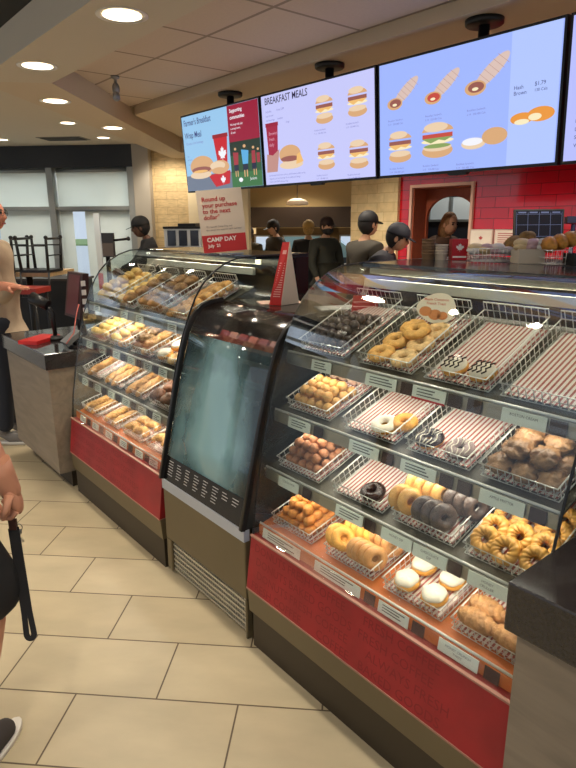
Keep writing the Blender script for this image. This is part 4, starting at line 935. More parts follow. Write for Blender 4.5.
s2.multi('wrap_picture', breadc, [ell(0.27, 0.33, 0.105, 0.10)]); s2.multi('wrap_picture', breadd, [ell(0.28, 0.22, 0.115, 0.045)]); s2.poly('wrap_filling', meatc, ell(0.27, 0.285, 0.09, 0.03)); s2.poly('wrap_filling', cheesec, [(0.33, 0.22), (0.40, 0.24), (0.37, 0.34), (0.34, 0.32)])
s2.text('foot_lines', greyc, [(0.05, 0.115, 0.016, 'Served with hash brown and any small brewed coffee or tea'), (0.05, 0.08, 0.016, 'Upgrade your hot beverage for an additional charge'), (0.05, 0.045, 0.016, 'Adults need 2000 calories a day')])
for (x, y, k) in ((0.60, 0.72, 0), (0.865, 0.73, 0), (0.605, 0.27, 1), (0.87, 0.25, 1)): sandwich(s2, x, y, 0.074, k); caption(s2, x-0.09, y-0.20, 2)
# screen 3
blu = C_('cool blue', (158, 180, 250))
s3 = Screen(2.52, 'third menu screen from the left, showing three wraps above two sandwiches', blu)
for i, (x, y) in enumerate(((0.15, 0.68), (0.39, 0.67), (0.63, 0.69))): wrap(s3, x, y, 0.62, 0.125 if i < 2 else 0.140, i); caption(s3, x-0.08, y-0.19 if i < 2 else y-0.22, 2)
sandwich(s3, 0.150, 0.27, 0.076, 1); caption(s3, 0.08, 0.07, 2)
sandwich(s3, 0.385, 0.29, 0.094, 2); s3.poly('picture_lettuce', lett, ell(0.385, 0.235, 0.08, 0.018)); caption(s3, 0.30, 0.07, 2)
s3.multi('picture_bagel', breadd, [ell(0.59, 0.22, 0.065, 0.045)]); s3.poly('picture_bagel', breadc, ell(0.70, 0.26, 0.065, 0.065)); s3.poly('picture_spread', whitec, ell(0.585, 0.235, 0.055, 0.03)); caption(s3, 0.50, 0.06, 2)
s3.poly('side_column', C_('cool blue light', (176, 196, 252)), rect(0.765, 0.025, 0.985, 0.978))
s3.multi('hash_brown', C_('hash gold', (232, 150, 60)), [ell(0.83, 0.36, 0.055, 0.042), ell(0.915, 0.375, 0.062, 0.052)]); s3.multi('hash_brown', eggc, [ell(0.83, 0.335, 0.035, 0.02), ell(0.89, 0.36, 0.03, 0.025)])
s3.text('caption', inkc, [(0.785, 0.57, 0.024, 'Hash'), (0.785, 0.53, 0.024, 'Brown'), (0.88, 0.575, 0.024, '$1.79'), (0.88, 0.535, 0.018, '130 Cals')])
# screen 4
s4 = Screen(1.43, 'rightmost menu screen cut by the right edge, text columns only', C_('lavender blue', (182, 188, 250)))
s4.text('headline', C_('dark ink', (36, 26, 60)), [(0.05, 0.84, 0.06, 'BEVERAGES')])
s4.text('price_lines', inkc, [(0.05, 0.72-0.055*k, 0.022, t) for k, t in enumerate(['Coffee', 'Tea', 'Latte', '', 'Premium', 'Steeped Tea', 'Cappuccino', 'Hot Chocolate', 'Iced Coffee', 'Lemonade', 'Smoothie', 'Water'])])

# ================================================================ SIGNS ON THE CASES
sw, sh_ = 0.232, 0.318
sX = Vector((0.80, -0.60, 0)); sU = Vector((-0.09, -0.10, 0.99)).normalized(); sX = (sX - sU*sX.dot(sU)).normalized(); sN = sX.cross(sU).normalized()
so = Vector((0.49, 2.78, 1.526)) ; 
def sp(x, y, d=0.0): return so + sX*x + sU*y + sN*d
# small tilt as in the photograph: rotate the board slightly in its own plane
ct_, st_ = math.cos(0.07), math.sin(0.07); sX, sU = sX*ct_ - sU*(-st_), sU*ct_ - sX*st_ if False else (sU*ct_ - sX*st_)
cs = thing('counter_sign', 'upright paper sign reading Round up your purchase and CAMP DAY on the far case', 'sign', (0.58, 2.70, 1.525))
MB().prism([sp(0, 0.0), sp(sw, 0.0), sp(sw, sh_), sp(0, sh_)], -sN*0.004).build('sign_board', mat('sign cream', (222, 204, 182), 0.6), cs)
MB().prism([sp(0.002, 0.002, 0.0005), sp(sw-0.002, 0.002, 0.0005), sp(sw-0.002, 0.092, 0.0005), sp(0.002, 0.092, 0.0005)], sN*0.0005).build('red_band', mat('sign red', (196, 44, 44), 0.55), cs)
Ms = lambda x, y: frameM(sp(x, y, 0.0013), sX, sU, sN)
e = MB()
for k, t in enumerate(['Round up', 'your purchase', 'to the next', 'dollar*']): add_text(e, t, 0.031, Ms(0.024, 0.262-0.030*k), 'LEFT', 0.0007)
e.build('sign_headline', mat('sign red text', (196, 62, 58), 0.6), cs)
e = MB(); add_text(e, '*To benefit Camp Day and', 0.0125, Ms(0.03, 0.130)); add_text(e, 'the camps we support each summer', 0.0125, Ms(0.03, 0.114)); e.build('sign_note', mat('sign dark text', (80, 60, 56), 0.6), cs)
e = MB(); add_text(e, 'CAMP DAY', 0.031, Ms(0.026, 0.058), 'LEFT', 0.0009); add_text(e, 'July  21', 0.022, Ms(0.03, 0.030), 'LEFT', 0.0006); e.build('sign_date', mat('sign white', (246, 236, 226), 0.6), cs)
MB().box(0.52, 0.66, 2.655, 2.675, 1.525, 1.532).build('sign_foot', mat('clear foot', (190, 190, 184), 0.2), cs)
# table tent on the fridge
tt = thing('table_tent', 'red and white folded table tent with rows of small text on the fridge top', 'sign', (0.52, 2.08, 1.319))
a0, a1, t0, t1 = Vector((0.450, 2.172, 1.320)), Vector((0.462, 2.098, 1.320)), Vector((0.450, 2.070, 1.602)), Vector((0.452, 2.022, 1.604))
a0, a1 = Vector((0.450, 2.172, 1.320)), Vector((0.478, 2.118, 1.320))
nT = (a1-a0).cross(t0-a0).normalized()
MB().prism([a0, a1, t1, t0], -nT*0.003).build('red_panel', mat('tent red', (206, 50, 46), 0.5), tt)
e = MB()
for k in range(15):
    s_ = 0.14+0.038*k
    L0, R0 = a0.lerp(t0, s_), a1.lerp(t1, s_); L1, R1 = a0.lerp(t0, s_+0.016), a1.lerp(t1, s_+0.016)
    e.prism([L0.lerp(R0, 0.18)+nT*0.0004, L0.lerp(R0, 0.80)+nT*0.0004, L1.lerp(R1, 0.80)+nT*0.0004, L1.lerp(R1, 0.18)+nT*0.0004], nT*0.0003)
L0, R0 = a0.lerp(t0, 0.82), a1.lerp(t1, 0.82); L1, R1 = a0.lerp(t0, 0.88), a1.lerp(t1, 0.88)
e.prism([L0.lerp(R0, 0.3)+nT*0.0004, L0.lerp(R0, 0.75)+nT*0.0004, L1.lerp(R1, 0.75)+nT*0.0004, L1.lerp(R1, 0.3)+nT*0.0004], nT*0.0003)
e.build('tent_text', mat('tent text', (236, 170, 160), 0.6), tt)
b0, b1 = Vector((0.478, 2.118, 1.320)), Vector((0.60, 2.135, 1.320))
nB = (b1-b0).cross(t1-b0).normalized()
MB().prism([b0, b1, t1], -nB*0.003).build('cream_panel', mat('tent cream', (226, 206, 184), 0.6), tt)
MB().prism([a0, Vector((0.58, 2.20, 1.320)), b1, a1], (0, 0, 0.002)).build('tent_base', mat('tent cream', (226, 206, 184), 0.6), tt)
# leaflets under the tent
o = MB().obox((0.55, 2.22, 1.3205), (0.9, -0.43, 0), (0.43, 0.9, 0), (0, 0, 1), 0.10, 0.06, 0.0015).build('paper_sheet', mat('peach paper', (226, 196, 172), 0.6)); tag(o, 'pale peach paper sheet lying on the fridge top beside the table tent', 'paper')
o = MB().obox((0.62, 1.90, 1.3205), (0.9, -0.43, 0), (0.43, 0.9, 0), (0, 0, 1), 0.09, 0.06, 0.0015).build('paper_sheet', mat('white paper', (226, 222, 212), 0.6)); tag(o, 'white paper sheet on the fridge top near the large case', 'paper')
rc = MB().prism([(0.47, 1.672, 1.30), (0.54, 1.60, 1.30), (0.555, 1.60, 1.405), (0.485, 1.672, 1.405)], (0.003, 0.002, 0)).build('red_leaflet', mat('leaflet red', (190, 44, 38), 0.5)); tag(rc, 'small red leaflet standing inside the top left corner of the nearest case', 'leaflet')
e = MB()
for k in range(4): e.prism([(0.4745+0.002*k*0.9, 1.664, 1.325+0.018*k), (0.5305+0.002*k*0.9, 1.606, 1.325+0.018*k), (0.531+0.002*k*0.9, 1.606, 1.329+0.018*k), (0.475+0.002*k*0.9, 1.664, 1.329+0.018*k)], (-0.0008, -0.0005, 0))
e.build('leaflet_print', mat('tent text', (236, 170, 160), 0.6), rc)

# ================================================================ COUNTERS
def wood_mat(name, c, stretch):
    M = mat(name, c, 0.5); nt = M.node_tree; b = nt.nodes['Principled BSDF']
    tc = nt.nodes.new('ShaderNodeTexCoord'); mp = nt.nodes.new('ShaderNodeMapping'); mp.inputs['Scale'].default_value = stretch
    n = nt.nodes.new('ShaderNodeTexNoise'); n.inputs['Scale'].default_value = 4; n.inputs['Detail'].default_value = 8; n.inputs['Distortion'].default_value = 0.6
    nt.links.new(tc.outputs['Object'], mp.inputs[0]); nt.links.new(mp.outputs[0], n.inputs['Vector'])
    r = nt.nodes.new('ShaderNodeValToRGB'); r.color_ramp.elements[0].position = 0.35; r.color_ramp.elements[1].position = 0.68
    l = lin(c); r.color_ramp.elements[0].color = (*[x*0.84 for x in l], 1); r.color_ramp.elements[1].color = (*[x*1.12 for x in l], 1)
    nt.links.new(n.outputs['Fac'], r.inputs['Fac']); nt.links.new(r.outputs['Color'], b.inputs['Base Color']); return M
lam = wood_mat('grey oak laminate', (132, 118, 100), (5, 0.8, 5)); slabm = mat('black stone slab', (44, 40, 40), 0.16, var=0.3, vscale=120, coat=0.3)
ct1 = thing('service_counter', 'grey oak service counter with thick black slab cut by the right edge, nearest the camera', 'counter', (0.3, 0.1, 0))
bevel(MB().box(-0.115, 0.85, -1.6, 0.592, 0.795, 0.918).build('counter_slab', slabm, ct1), 0.004)
MB().box(-0.09, 0.83, -1.58, 0.570, 0.10, 0.794).build('body', lam, ct1)
MB().box(-0.03, 0.80, -1.56, 0.55, 0, 0.10).build('plinth', darkk, ct1)
ct2 = thing('service_counter', 'grey oak order counter with thick black slab at the left, holding the till', 'counter', (0.3, 4.1, 0))
bevel(MB().box(-0.105, 0.75, 3.69, 4.62, 0.815, 0.915).build('counter_slab', slabm, ct2), 0.004)
MB().box(-0.085, 0.73, 3.71, 4.60, 0.12, 0.814).build('body', lam, ct2)
MB().box(0.0, 0.70, 3.74, 4.56, 0, 0.12).build('plinth', darkk, ct2)

# things on the order counter
till = thing('till', 'black point of sale terminal with dark red side on the order counter', 'till', (0.30, 4.05, 0.915))
MB().box(0.22, 0.42, 4.0, 4.20, 0.915, 0.93).build('base', black, till)
MB().tube([(0.30, 4.10, 0.93), (0.28, 4.10, 1.12)], 0.028, 10).build('stand', black, till)
h = [(0.24, 3.98, 1.06), (0.30, 3.98, 1.06), (0.30, 4.26, 1.06), (0.24, 4.26, 1.06), (0.29, 3.98, 1.36), (0.33, 3.98, 1.36), (0.33, 4.26, 1.36), (0.29, 4.26, 1.36)]
MB().hexa(h).build('monitor', mat('till shell', (52, 30, 34), 0.4), till)
MB().prism([(0.238, 4.02, 1.08), (0.238, 4.22, 1.08), (0.287, 4.22, 1.345), (0.287, 4.02, 1.345)], (-0.002, 0, 0)).build('rear_panel', mat('till plate', (96, 40, 50), 0.35), till)
for k in range(4): MB().box(0.27, 0.30, 3.976, 3.980, 1.10+k*0.06, 1.135+k*0.06).build('port_cover', mat('port white', (220, 220, 220), 0.4), till)
pp = thing('card_reader', 'grey card reader on an angled stand at the counter edge by the case', 'card reader', (0.12, 3.80, 0.915))
MB().hexa([(0.07, 3.76, 0.93), (0.17, 3.76, 1.0), (0.17, 3.86, 1.0), (0.07, 3.86, 0.93), (0.055, 3.76, 0.955), (0.155, 3.76, 1.025), (0.155, 3.86, 1.025), (0.055, 3.86, 0.955)]).build('reader_body', mat('reader grey', (112, 116, 118), 0.4), pp)
MB().tube([(0.14, 3.81, 0.915), (0.12, 3.81, 0.98)], 0.015, 8).build('stand', black, pp)
MB().lathe([(0.0001, 0), (0.05, 0), (0.05, 0.012), (0.0001, 0.014)], 20, (0.14, 3.81, 0.915)).build('base', black, pp)
bk = thing('barcode_scanner', 'black handheld scanner on its stand in front of the till', 'scanner', (0.12, 4.14, 0.915))
MB().lathe([(0.0001, 0), (0.055, 0), (0.05, 0.02), (0.02, 0.03), (0.0001, 0.03)], 20, (0.12, 4.14, 0.915)).build('base', black, bk)
MB().tube([(0.12, 4.14, 0.94), (0.12, 4.15, 1.10), (0.08, 4.20, 1.17)], [0.014, 0.016, 0.02], 8).build('handle', black, bk)
MB().tube([(0.10, 4.16, 1.15), (0.03, 4.26, 1.20)], [0.034, 0.042], 10).build('scanner_head', black, bk)
o = MB().obox((0.02, 4.16, 0.928), (0.8, 0.6, 0), (-0.6, 0.8, 0), (0, 0, 1), 0.13, 0.07, 0.012).build('red_folder', mat('folder red', (206, 40, 40), 0.45)); tag(o, 'red bill folder lying flat on the black order counter', 'folder')
o = MB().tube([(0.05, 3.735, 0.955), (0.08, 3.73, 0.995), (0.10, 3.725, 1.02), (0.12, 3.715, 1.12), (0.14, 3.70, 1.20)], 0.004, 6)
o = o.build('charging_cable', mat('cable pink', (214, 120, 110), 0.5)); tag(o, 'thin pinkish cable beside the far pastry case', 'cable')
sg = thing('acrylic_stand', 'tall clear acrylic leaflet stand with red sleeve beside the till', 'leaflet stand', (0.36, 3.85, 0.915))
MB().box(0.355, 0.360, 3.79, 3.88, 0.915, 1.745).build('clear_panel', mat('frosted acrylic', (214, 220, 218), 0.25), sg)
MB().box(0.350, 0.3545, 3.80, 3.87, 1.16, 1.37).build('red_sleeve', mat('sleeve red', (206, 70, 76), 0.5), sg)
MB().box(0.31, 0.41, 3.73, 3.91, 0.915, 0.925).build('base', mat('clear foot', (190, 190, 184), 0.2), sg)
# dark box on an arm behind
kb = thing('order_screen', 'dark square order screen on an arm, seen from behind by the far case', 'screen', (0.89, 4.95, 0))
MB().obox((0.868, 4.92, 1.507), (0.75, -0.66, 0), (0, 0, 1), (0.66, 0.75, 0), 0.070, 0.098, 0.02).build('monitor', mat('screen shell', (44, 42, 40), 0.4), kb)
MB().obox((0.870, 4.918, 1.47), (0.75, -0.66, 0), (0, 0, 1), (0.66, 0.75, 0), 0.062, 0.052, 0.0215).build('screen_plate', mat('plate brown', (96, 84, 74), 0.4), kb)
MB().tube([(0.92, 4.87, 1.545), (1.0, 4.80, 1.555)], 0.010, 8).ball((1.01, 4.79, 1.558), 0.018, 10, 8).build('arm', black, kb)
MB().tube([(0.89, 4.95, 0.01), (0.89, 4.95, 1.50)], 0.02, 10).lathe([(0.0001, 0.0), (0.14, 0.0), (0.14, 0.015), (0.0001, 0.02)], 20, (0.89, 4.95, 0)).build('post', black, kb)

# ================================================================ THINGS BEHIND THE CASES
def bu_t(mb): return mb.xf(Matrix.Rotation(-PI/4, 4, 'Z'))
o = bu_t(MB().box(-3.4, -0.3, 11.4, 11.95, 1.57, 1.96)).build('hood_panel', mat('hood brown', (52, 38, 28), 0.5)); tag(o, 'long dark brown hood panel across the kitchen back wall', 'hood')
lf = thing('hanging_lamp', 'whitish hanging heat lamp before the dark kitchen hood', 'lamp', uv(-1.80, 10.8, 2.02))
c = uv(-1.80, 10.8, 0)
MB().lathe([(0.0001, 2.10), (0.06, 2.10), (0.16, 2.07), (0.21, 2.02), (0.20, 1.985), (0.0001, 1.985)], 24, c).build('lamp_shade', mat('lamp shade', (236, 214, 190), 0.5), lf)
MB().tube([(c.x, c.y, 2.10), (c.x, c.y, 2.72)], 0.008, 6).build('cord', black, lf)
MB().lathe([(0.0001, 1.975), (0.15, 1.975), (0.17, 1.985)], 24, c).build('lamp_glass', mat('lamp face', (190, 160, 130), 0.4), lf)
nb = MB(); cc = uv(-2.60, 10.2, 0); ob = nb.obox((cc.x, cc.y, 1.52), (0.75, -0.66, 0), (0, 0, 1), (0.66, 0.75, 0), 0.10, 0.05, 0.012).tube([(cc.x, cc.y, 0), (cc.x, cc.y, 1.5)], 0.012, 8)
o = nb.build('notice_post', mat('notice cream', (226, 204, 160), 0.6)); tag(o, 'small cream notice panel on a post beyond the cap-wearing worker in olive', 'notice')
# menu cards on the red tiles
for i, (ya, yb, lab) in enumerate([(3.645, 3.39, 'left one of two white cards on the red tiles, right of the opening'), (3.368, 3.11, 'right one of two white cards on the red tiles, nearer the black screen')]):
    cd = thing('wall_card', lab, 'card', (WX-0.02, (ya+yb)/2, 1.44), 'white cards on the red tile wall')
    MB().box(WX-0.03, WX-0.001, yb, ya, 1.44, 1.60).build('frame', mat('card frame', (212, 190, 176), 0.5), cd)
    MB().box(WX-0.032, WX-0.030, yb+0.012, ya-0.012, 1.452, 1.588).build('sheet', mat('card sheet', (226, 214, 200), 0.6), cd)
    e = MB()
    if i == 0:
        e.prism([(WX-0.0325, (ya+yb)/2-0.03*a, 1.515+0.03*b) for a, b in [(x*0.8, y*0.8) for x, y in LEAF]], (-0.0006, 0, 0))
    else:
        for k in range(6): e.box(WX-0.0332, WX-0.0322, yb+0.03, yb+0.22, 1.46+0.02*k, 1.467+0.02*k)
    e.build('print', mat('card red', (170, 60, 60), 0.6), cd)
# order screen with grid on an arm in front of the red wall
om = thing('menu_monitor', 'black order monitor with grid of cells before the red tiles', 'screen', (3.3, 2.45, 1.55))
mc = Vector((3.30, 2.455, 1.655)); mX = Vector((0.76, -0.65, 0)).normalized(); mU = Vector((0.10, 0.12, 0.985)).normalized(); mX = (mX-mU*mX.dot(mU)).normalized(); mN = mX.cross(mU).normalized()
MB().obox(mc, mX, mU, mN, 0.190, 0.112, 0.012).build('monitor_body', black, om)
MB().obox(mc+mN*0.0125, mX, mU, mN, 0.180, 0.102, 0.0006).build('display', mat('display black', (26, 28, 40), 0.2), om)
e = MB()
for k in range(5): e.obox(mc+mN*0.0135+mX*(-0.172+0.086*k), mX, mU, mN, 0.0012, 0.092, 0.0004)
for k in (-0.092, -0.005, 0.075): e.obox(mc+mN*0.0135+mU*k, mX, mU, mN, 0.172, 0.0012, 0.0004)
for k in range(4): e.obox(mc+mN*0.0135+mX*(-0.13+0.086*k)+mU*0.088, mX, mU, mN, 0.03, 0.005, 0.0004)
e.build('grid_lines', flat('screen grid', (110, 124, 170), st=0.5), om)
MB().tube([mc-mN*0.02, mc-mN*0.10, mc-mN*0.10+Vector((0, 0, -1.55))], 0.02, 8).build('arm', black, om)
o = MB().obox(mc+mX*0.27+mU*0.03, mX, mU, mN, 0.06, 0.025, 0.03).tube([mc+mX*0.27, mc+mX*0.27+Vector((0, 0, -1.60))], 0.018, 8).build('card_printer', mat('printer navy', (26, 30, 60), 0.4)); tag(o, 'dark blue device on a post right of the black order monitor', 'device')
# back shelf (worktop) on which the things behind the nearest case stand
wk = thing('back_worktop', 'steel worktop directly behind the nearest pastry case, carrying trays and cups', 'worktop', (1.20, 1.0, 0))
MB().box(0.98, 1.42, -0.4, 1.80, 1.495, 1.520).build('worktop', mat('worktop dark', (80, 76, 72), 0.3, 0.4), wk)
MB().box(1.00, 1.40, -0.38, 1.78, 0.0, 1.494).build('body', mat('worktop body', (70, 66, 60), 0.5), wk)
WZ = 1.520
def on(x, y): return (x, y, WZ)
# red box with white leaf
rb = thing('red_box', 'small red box with white leaf emblem behind the nearest case', 'box', (1.05, 1.60, WZ))
bx = Vector((0.77, -0.64, 0)); by = Vector((0.64, 0.77, 0)); bc = Vector((1.06, 1.60, WZ+0.046))
MB().obox(bc, bx, by, (0, 0, 1), 0.034, 0.026, 0.045).build('carton', mat('carton red', (190, 26, 36), 0.5), rb)
e = MB(); e.prism([bc-by*0.0262+bx*(a*0.019)+Vector((0, 0, 0.008+b*0.019)) for a, b in LEAF], -by*0.0006); e.prism([bc-by*0.0262+bx*a+Vector((0, 0, b)) for a, b in ((-0.03, -0.034), (0.03, -0.034), (0.03, -0.027), (-0.03, -0.027))], -by*0.0006)
e.build('leaf_emblem', mat('emblem white', (240, 232, 226), 0.5), rb)
for i, (dx, dy, hgt, lab) in enumerate([(-0.10, 0.085, 0.075, 'tall brown stack of paper cups left of the red box'), (-0.06, 0.045, 0.055, 'shorter stack of pale paper cups beside the red box')]):
    mb = MB(); cx, cy = bc.x+dx, bc.y+dy
    for k in range(int(hgt/0.012)): mb.lathe([(0.024, WZ+0.012*k), (0.028, WZ+0.012*k+0.03), (0.030, WZ+0.012*k+0.032), (0.030, WZ+0.012*k+0.028)], 16, (cx, cy, 0))
    mb.lathe([(0.0001, WZ), (0.024, WZ)], 16, (cx, cy, 0))
    o = mb.build('cup_stack', mat(f'cups {i}', [(126, 96, 66), (206, 190, 168)][i], 0.6)); tag(o, lab, 'cups', 'paper cup stacks behind the case')
o = MB().obox((1.03, 1.73, WZ+0.035), bx, by, (0, 0, 1), 0.028, 0.025, 0.035).build('napkin_box', mat('napkin grey', (96, 94, 88), 0.5)); tag(o, 'dark grey napkin box left of the cup stacks', 'box')
def wire_tray(cx, cy, w, d, h, label, m=None):
    mb = MB(); c0 = Vector((cx, cy, WZ))
    def q(a, b, z): return c0+bx*a+by*b+Vector((0, 0, z))
    for z in (0.003, h*0.5, h): mb.tube([q(-w, -d, z), q(w, -d, z), q(w, d, z), q(-w, d, z)], 0.0022, 5, closed=True)
    n = int(w/0.008)
    for k in range(n+1):
        a = -w+2*w*k/n; mb.tube([q(a, -d, 0), q(a, -d, h)], 0.0014, 4); mb.tube([q(a, d, 0), q(a, d, h)], 0.0014, 4)
    for k in range(6): mb.tube([q(-w, -d+2*d*k/5, 0.003), q(w, -d+2*d*k/5, 0.003)], 0.0014, 4)
    o = mb.build('wire_tray', m or steel2); return tag(o, label, 'wire tray', 'wire trays behind the nearest case')
wire_tray(1.10, 1.465, 0.085, 0.055, 0.055, 'wire tray of wrapped sandwiches behind the case, left of the paper tub')
wire_tray(1.13, 1.195, 0.055, 0.055, 0.055, 'wire tray behind the case, right of the paper tub')
o = MB().obox((1.11, 1.302, WZ+0.028), bx, by, (0, 0, 1), 0.052, 0.045, 0.028).build('paper_tub', mat('tub cream', (214, 200, 176), 0.7)); tag(o, 'cream paper tub between two wire trays behind the case', 'tub')
o = MB().obox((1.13, 1.095, WZ+0.022), bx, by, (0, 0, 1), 0.045, 0.05, 0.022).build('black_tray', black); tag(o, 'black plastic tray at the right edge behind the case', 'tray')
r_ = random.Random(21)
WRAPS = [mat('wrapped paper white', (226, 220, 210), 0.5), mat('wrapped paper cream', (226, 200, 150), 0.5), mat('wrapped paper pink', (206, 170, 170), 0.5)]
for k in range(7):
    cx, cy = 1.10+bx.x*(-0.07+0.045*(k % 4))+by.x*(0.02*(k//4)), 1.465+bx.y*(-0.07+0.045*(k % 4))
    o = MB().ball((cx, cy, WZ+0.045+0.012*(k//4)), 0.036, 12, 8, (1.1, 0.8, 0.5), lump(k+3, 0.1, 3)).build('wrapped_sandwich', WRAPS[k % 3]); tag(o, 'small paper wrapped sandwich in the wire tray behind the nearest case', 'sandwich', 'wrapped sandwiches')
for k in range(6):
    cx, cy = 1.11+bx.x*(-0.03+0.04*(k % 3)), 1.300+bx.y*(-0.03+0.05*(k % 3))
    o = MB().ball((cx, cy, WZ+0.065+0.014*(k//3)), 0.036, 12, 8, (1.2, 0.8, 0.5), lump(k+13, 0.1, 3)).build('wrapped_sandwich', WRAPS[(k+1) % 3]); tag(o, 'small wrapped sandwich heaped above the cream paper tub', 'sandwich', 'wrapped sandwiches over the tub')
crm = food('long croissant crust', (216, 148, 60), 0.3, 30)
for k in range(5):
    p0 = Vector((1.13, 1.225, WZ+0.062))+bx*(0.040*k)+Vector((0, 0, 0.010*min(k, 3)))
    mb = MB(); pts = [p0+by*(-0.05+0.1*i/10)+Vector((0, 0, 0.012*math.sin(PI*i/10))) for i in range(11)]
    mb.tube(pts, [0.006+0.026*math.sin(PI*(0.06+0.88*i/10))*(1+0.08*math.sin(i*2.6)) for i in range(11)], 10)
    o = mb.build('long_croissant', crm); tag(o, 'golden croissant in the pile at the right edge, behind the nearest case', 'croissant', 'golden croissants behind the case')
o = MB().ball((1.22, 1.425, WZ+0.06), 0.05, 14, 9, (1.1, 0.9, 0.8), lump(2, 0.1, 6)).ball((1.24, 1.38, WZ+0.10), 0.036, 12, 8, (1.2, 0.9, 0.7), lump(5, 0.1, 6)).build('bread_loaf', mat('tan loaf', (168, 132, 76), 0.7, var=0.4, vscale=40, bump=0.5)); tag(o, 'tan knobbly loaf on the dark bag behind the case', 'bread')
# coffee machine by the stone wall
cm = thing('coffee_machine', 'white and black coffee bean machine against the stone wall', 'coffee machine', uv(-3.05, 7.3, 0))
bu_t(MB().box(-3.30, -2.80, 7.2, 7.6, 1.36, 1.60)).build('hopper_body', mat('machine white', (206, 212, 216), 0.4), cm)
bu_t(MB().box(-3.31, -2.79, 7.19, 7.61, 1.60, 1.63).box(-3.12, -2.88, 7.25, 7.5, 1.63, 1.67)).build('lid', black, cm)
for k in range(3): bu_t(MB().box(-3.25+0.155*k, -3.14+0.155*k, 7.188, 7.199, 1.38, 1.58)).build('bean_window', mat('bean window', (52, 58, 70), 0.2), cm)
bu_t(MB().box(-3.32, -2.78, 7.1, 7.62, 0.9, 1.36)).build('base', mat('machine base', (60, 50, 44), 0.4), cm)
bu_t(MB().box(-3.40, -2.70, 7.05, 7.66, 0, 0.9)).build('stand', mat('stand brown', (92, 74, 56), 0.5), cm)

# ================================================================ PEOPLE
def skin_mesh(P_, E_, Rr, sub=2, root=0):
    me = bpy.data.meshes.new('s'); me.from_pydata([tuple(p) for p in P_], E_, []); o = bpy.data.objects.new('s', me); COL.objects.link(o)
    sk = o.modifiers.new('skin', 'SKIN'); sk.use_smooth_shade = True
    lay = me.skin_vertices[0].data
    for i, r in enumerate(Rr):
        lay[i].radius = (r, r) if not isinstance(r, tuple) else r
        lay[i].use_root = (i == root)
    sb = o.modifiers.new('sub', 'SUBSURF'); sb.levels = sub; sb.render_levels = sub
    dg = bpy.context.evaluated_depsgraph_get(); dg.update(); ev = bpy.data.meshes.new_from_object(o.evaluated_get(dg))
    V = [v.co.copy() for v in ev.vertices]; F = [list(p.vertices) for p in ev.polygons]
    bpy.data.objects.remove(o); bpy.data.meshes.remove(me); bpy.data.meshes.remove(ev)
    return V, F
def add_skin(mb, *a, **k):
    V, F = skin_mesh(*a, **k); b = len(mb.V); mb.V += [tuple(v) for v in V]
    for f in F: mb._f([b+i for i in f], True)
    return mb
def hand(mb, wrist, direc, palmn, curl=0.5, s=1.0):
    # palm and five fingers; direc = from wrist to knuckles, palmn = direction the palm faces
    w = Vector(wrist); d = Vector(direc).normalized(); n = Vector(palmn); n = (n-d*n.dot(d)).normalized(); side = d.cross(n)
    kn = w+d*0.085*s
    mb.tube([w-d*0.07*s, w-d*0.03*s, w, w+d*0.03*s, w+d*0.05*s], [0.036*s, 0.033*s, 0.030*s, 0.027*s, 0.018*s], 14)
    mb.ball(w+d*0.048*s, 1.0, 14, 10, (1, 1, 1), None, Matrix((tuple(d*0.052*s), tuple(side*0.041*s), tuple(n*0.018*s))).transposed())
    for j, (off, ln) in enumerate(((-0.030, 0.062), (-0.010, 0.074), (0.010, 0.070), (0.029, 0.055))):
        p = kn+side*off*s-d*0.012*s; a = 0.0; pts = [p]; dd = d.copy()
        for seg, fr_ in ((0, 0.42), (1, 0.33), (2, 0.25)):
            a = curl*(1.1+0.5*seg) if seg else curl*0.8
            ang = curl*(0.8 if seg == 0 else 0.8+0.9*seg)
            dd = d*math.cos(ang)+n*math.sin(ang); p = p+dd*ln*fr_*s; pts.append(p)
        mb.tube(pts, [0.0095*s, 0.0088*s, 0.008*s, 0.0062*s], 8)
        mb.ball(pts[-1], 0.0064*s, 8, 6)
    p = w+d*0.022*s-side*0.030*s; t1 = (d*0.6-side*0.65+n*0.35).normalized(); q = p+t1*0.034*s; t2 = (d*0.8-side*0.1+n*0.6).normalized(); q2 = q+t2*0.028*s
    mb.tube([p, q, q2], [0.013*s, 0.0105*s, 0.0085*s], 8); mb.ball(q2, 0.0086*s, 8, 6)

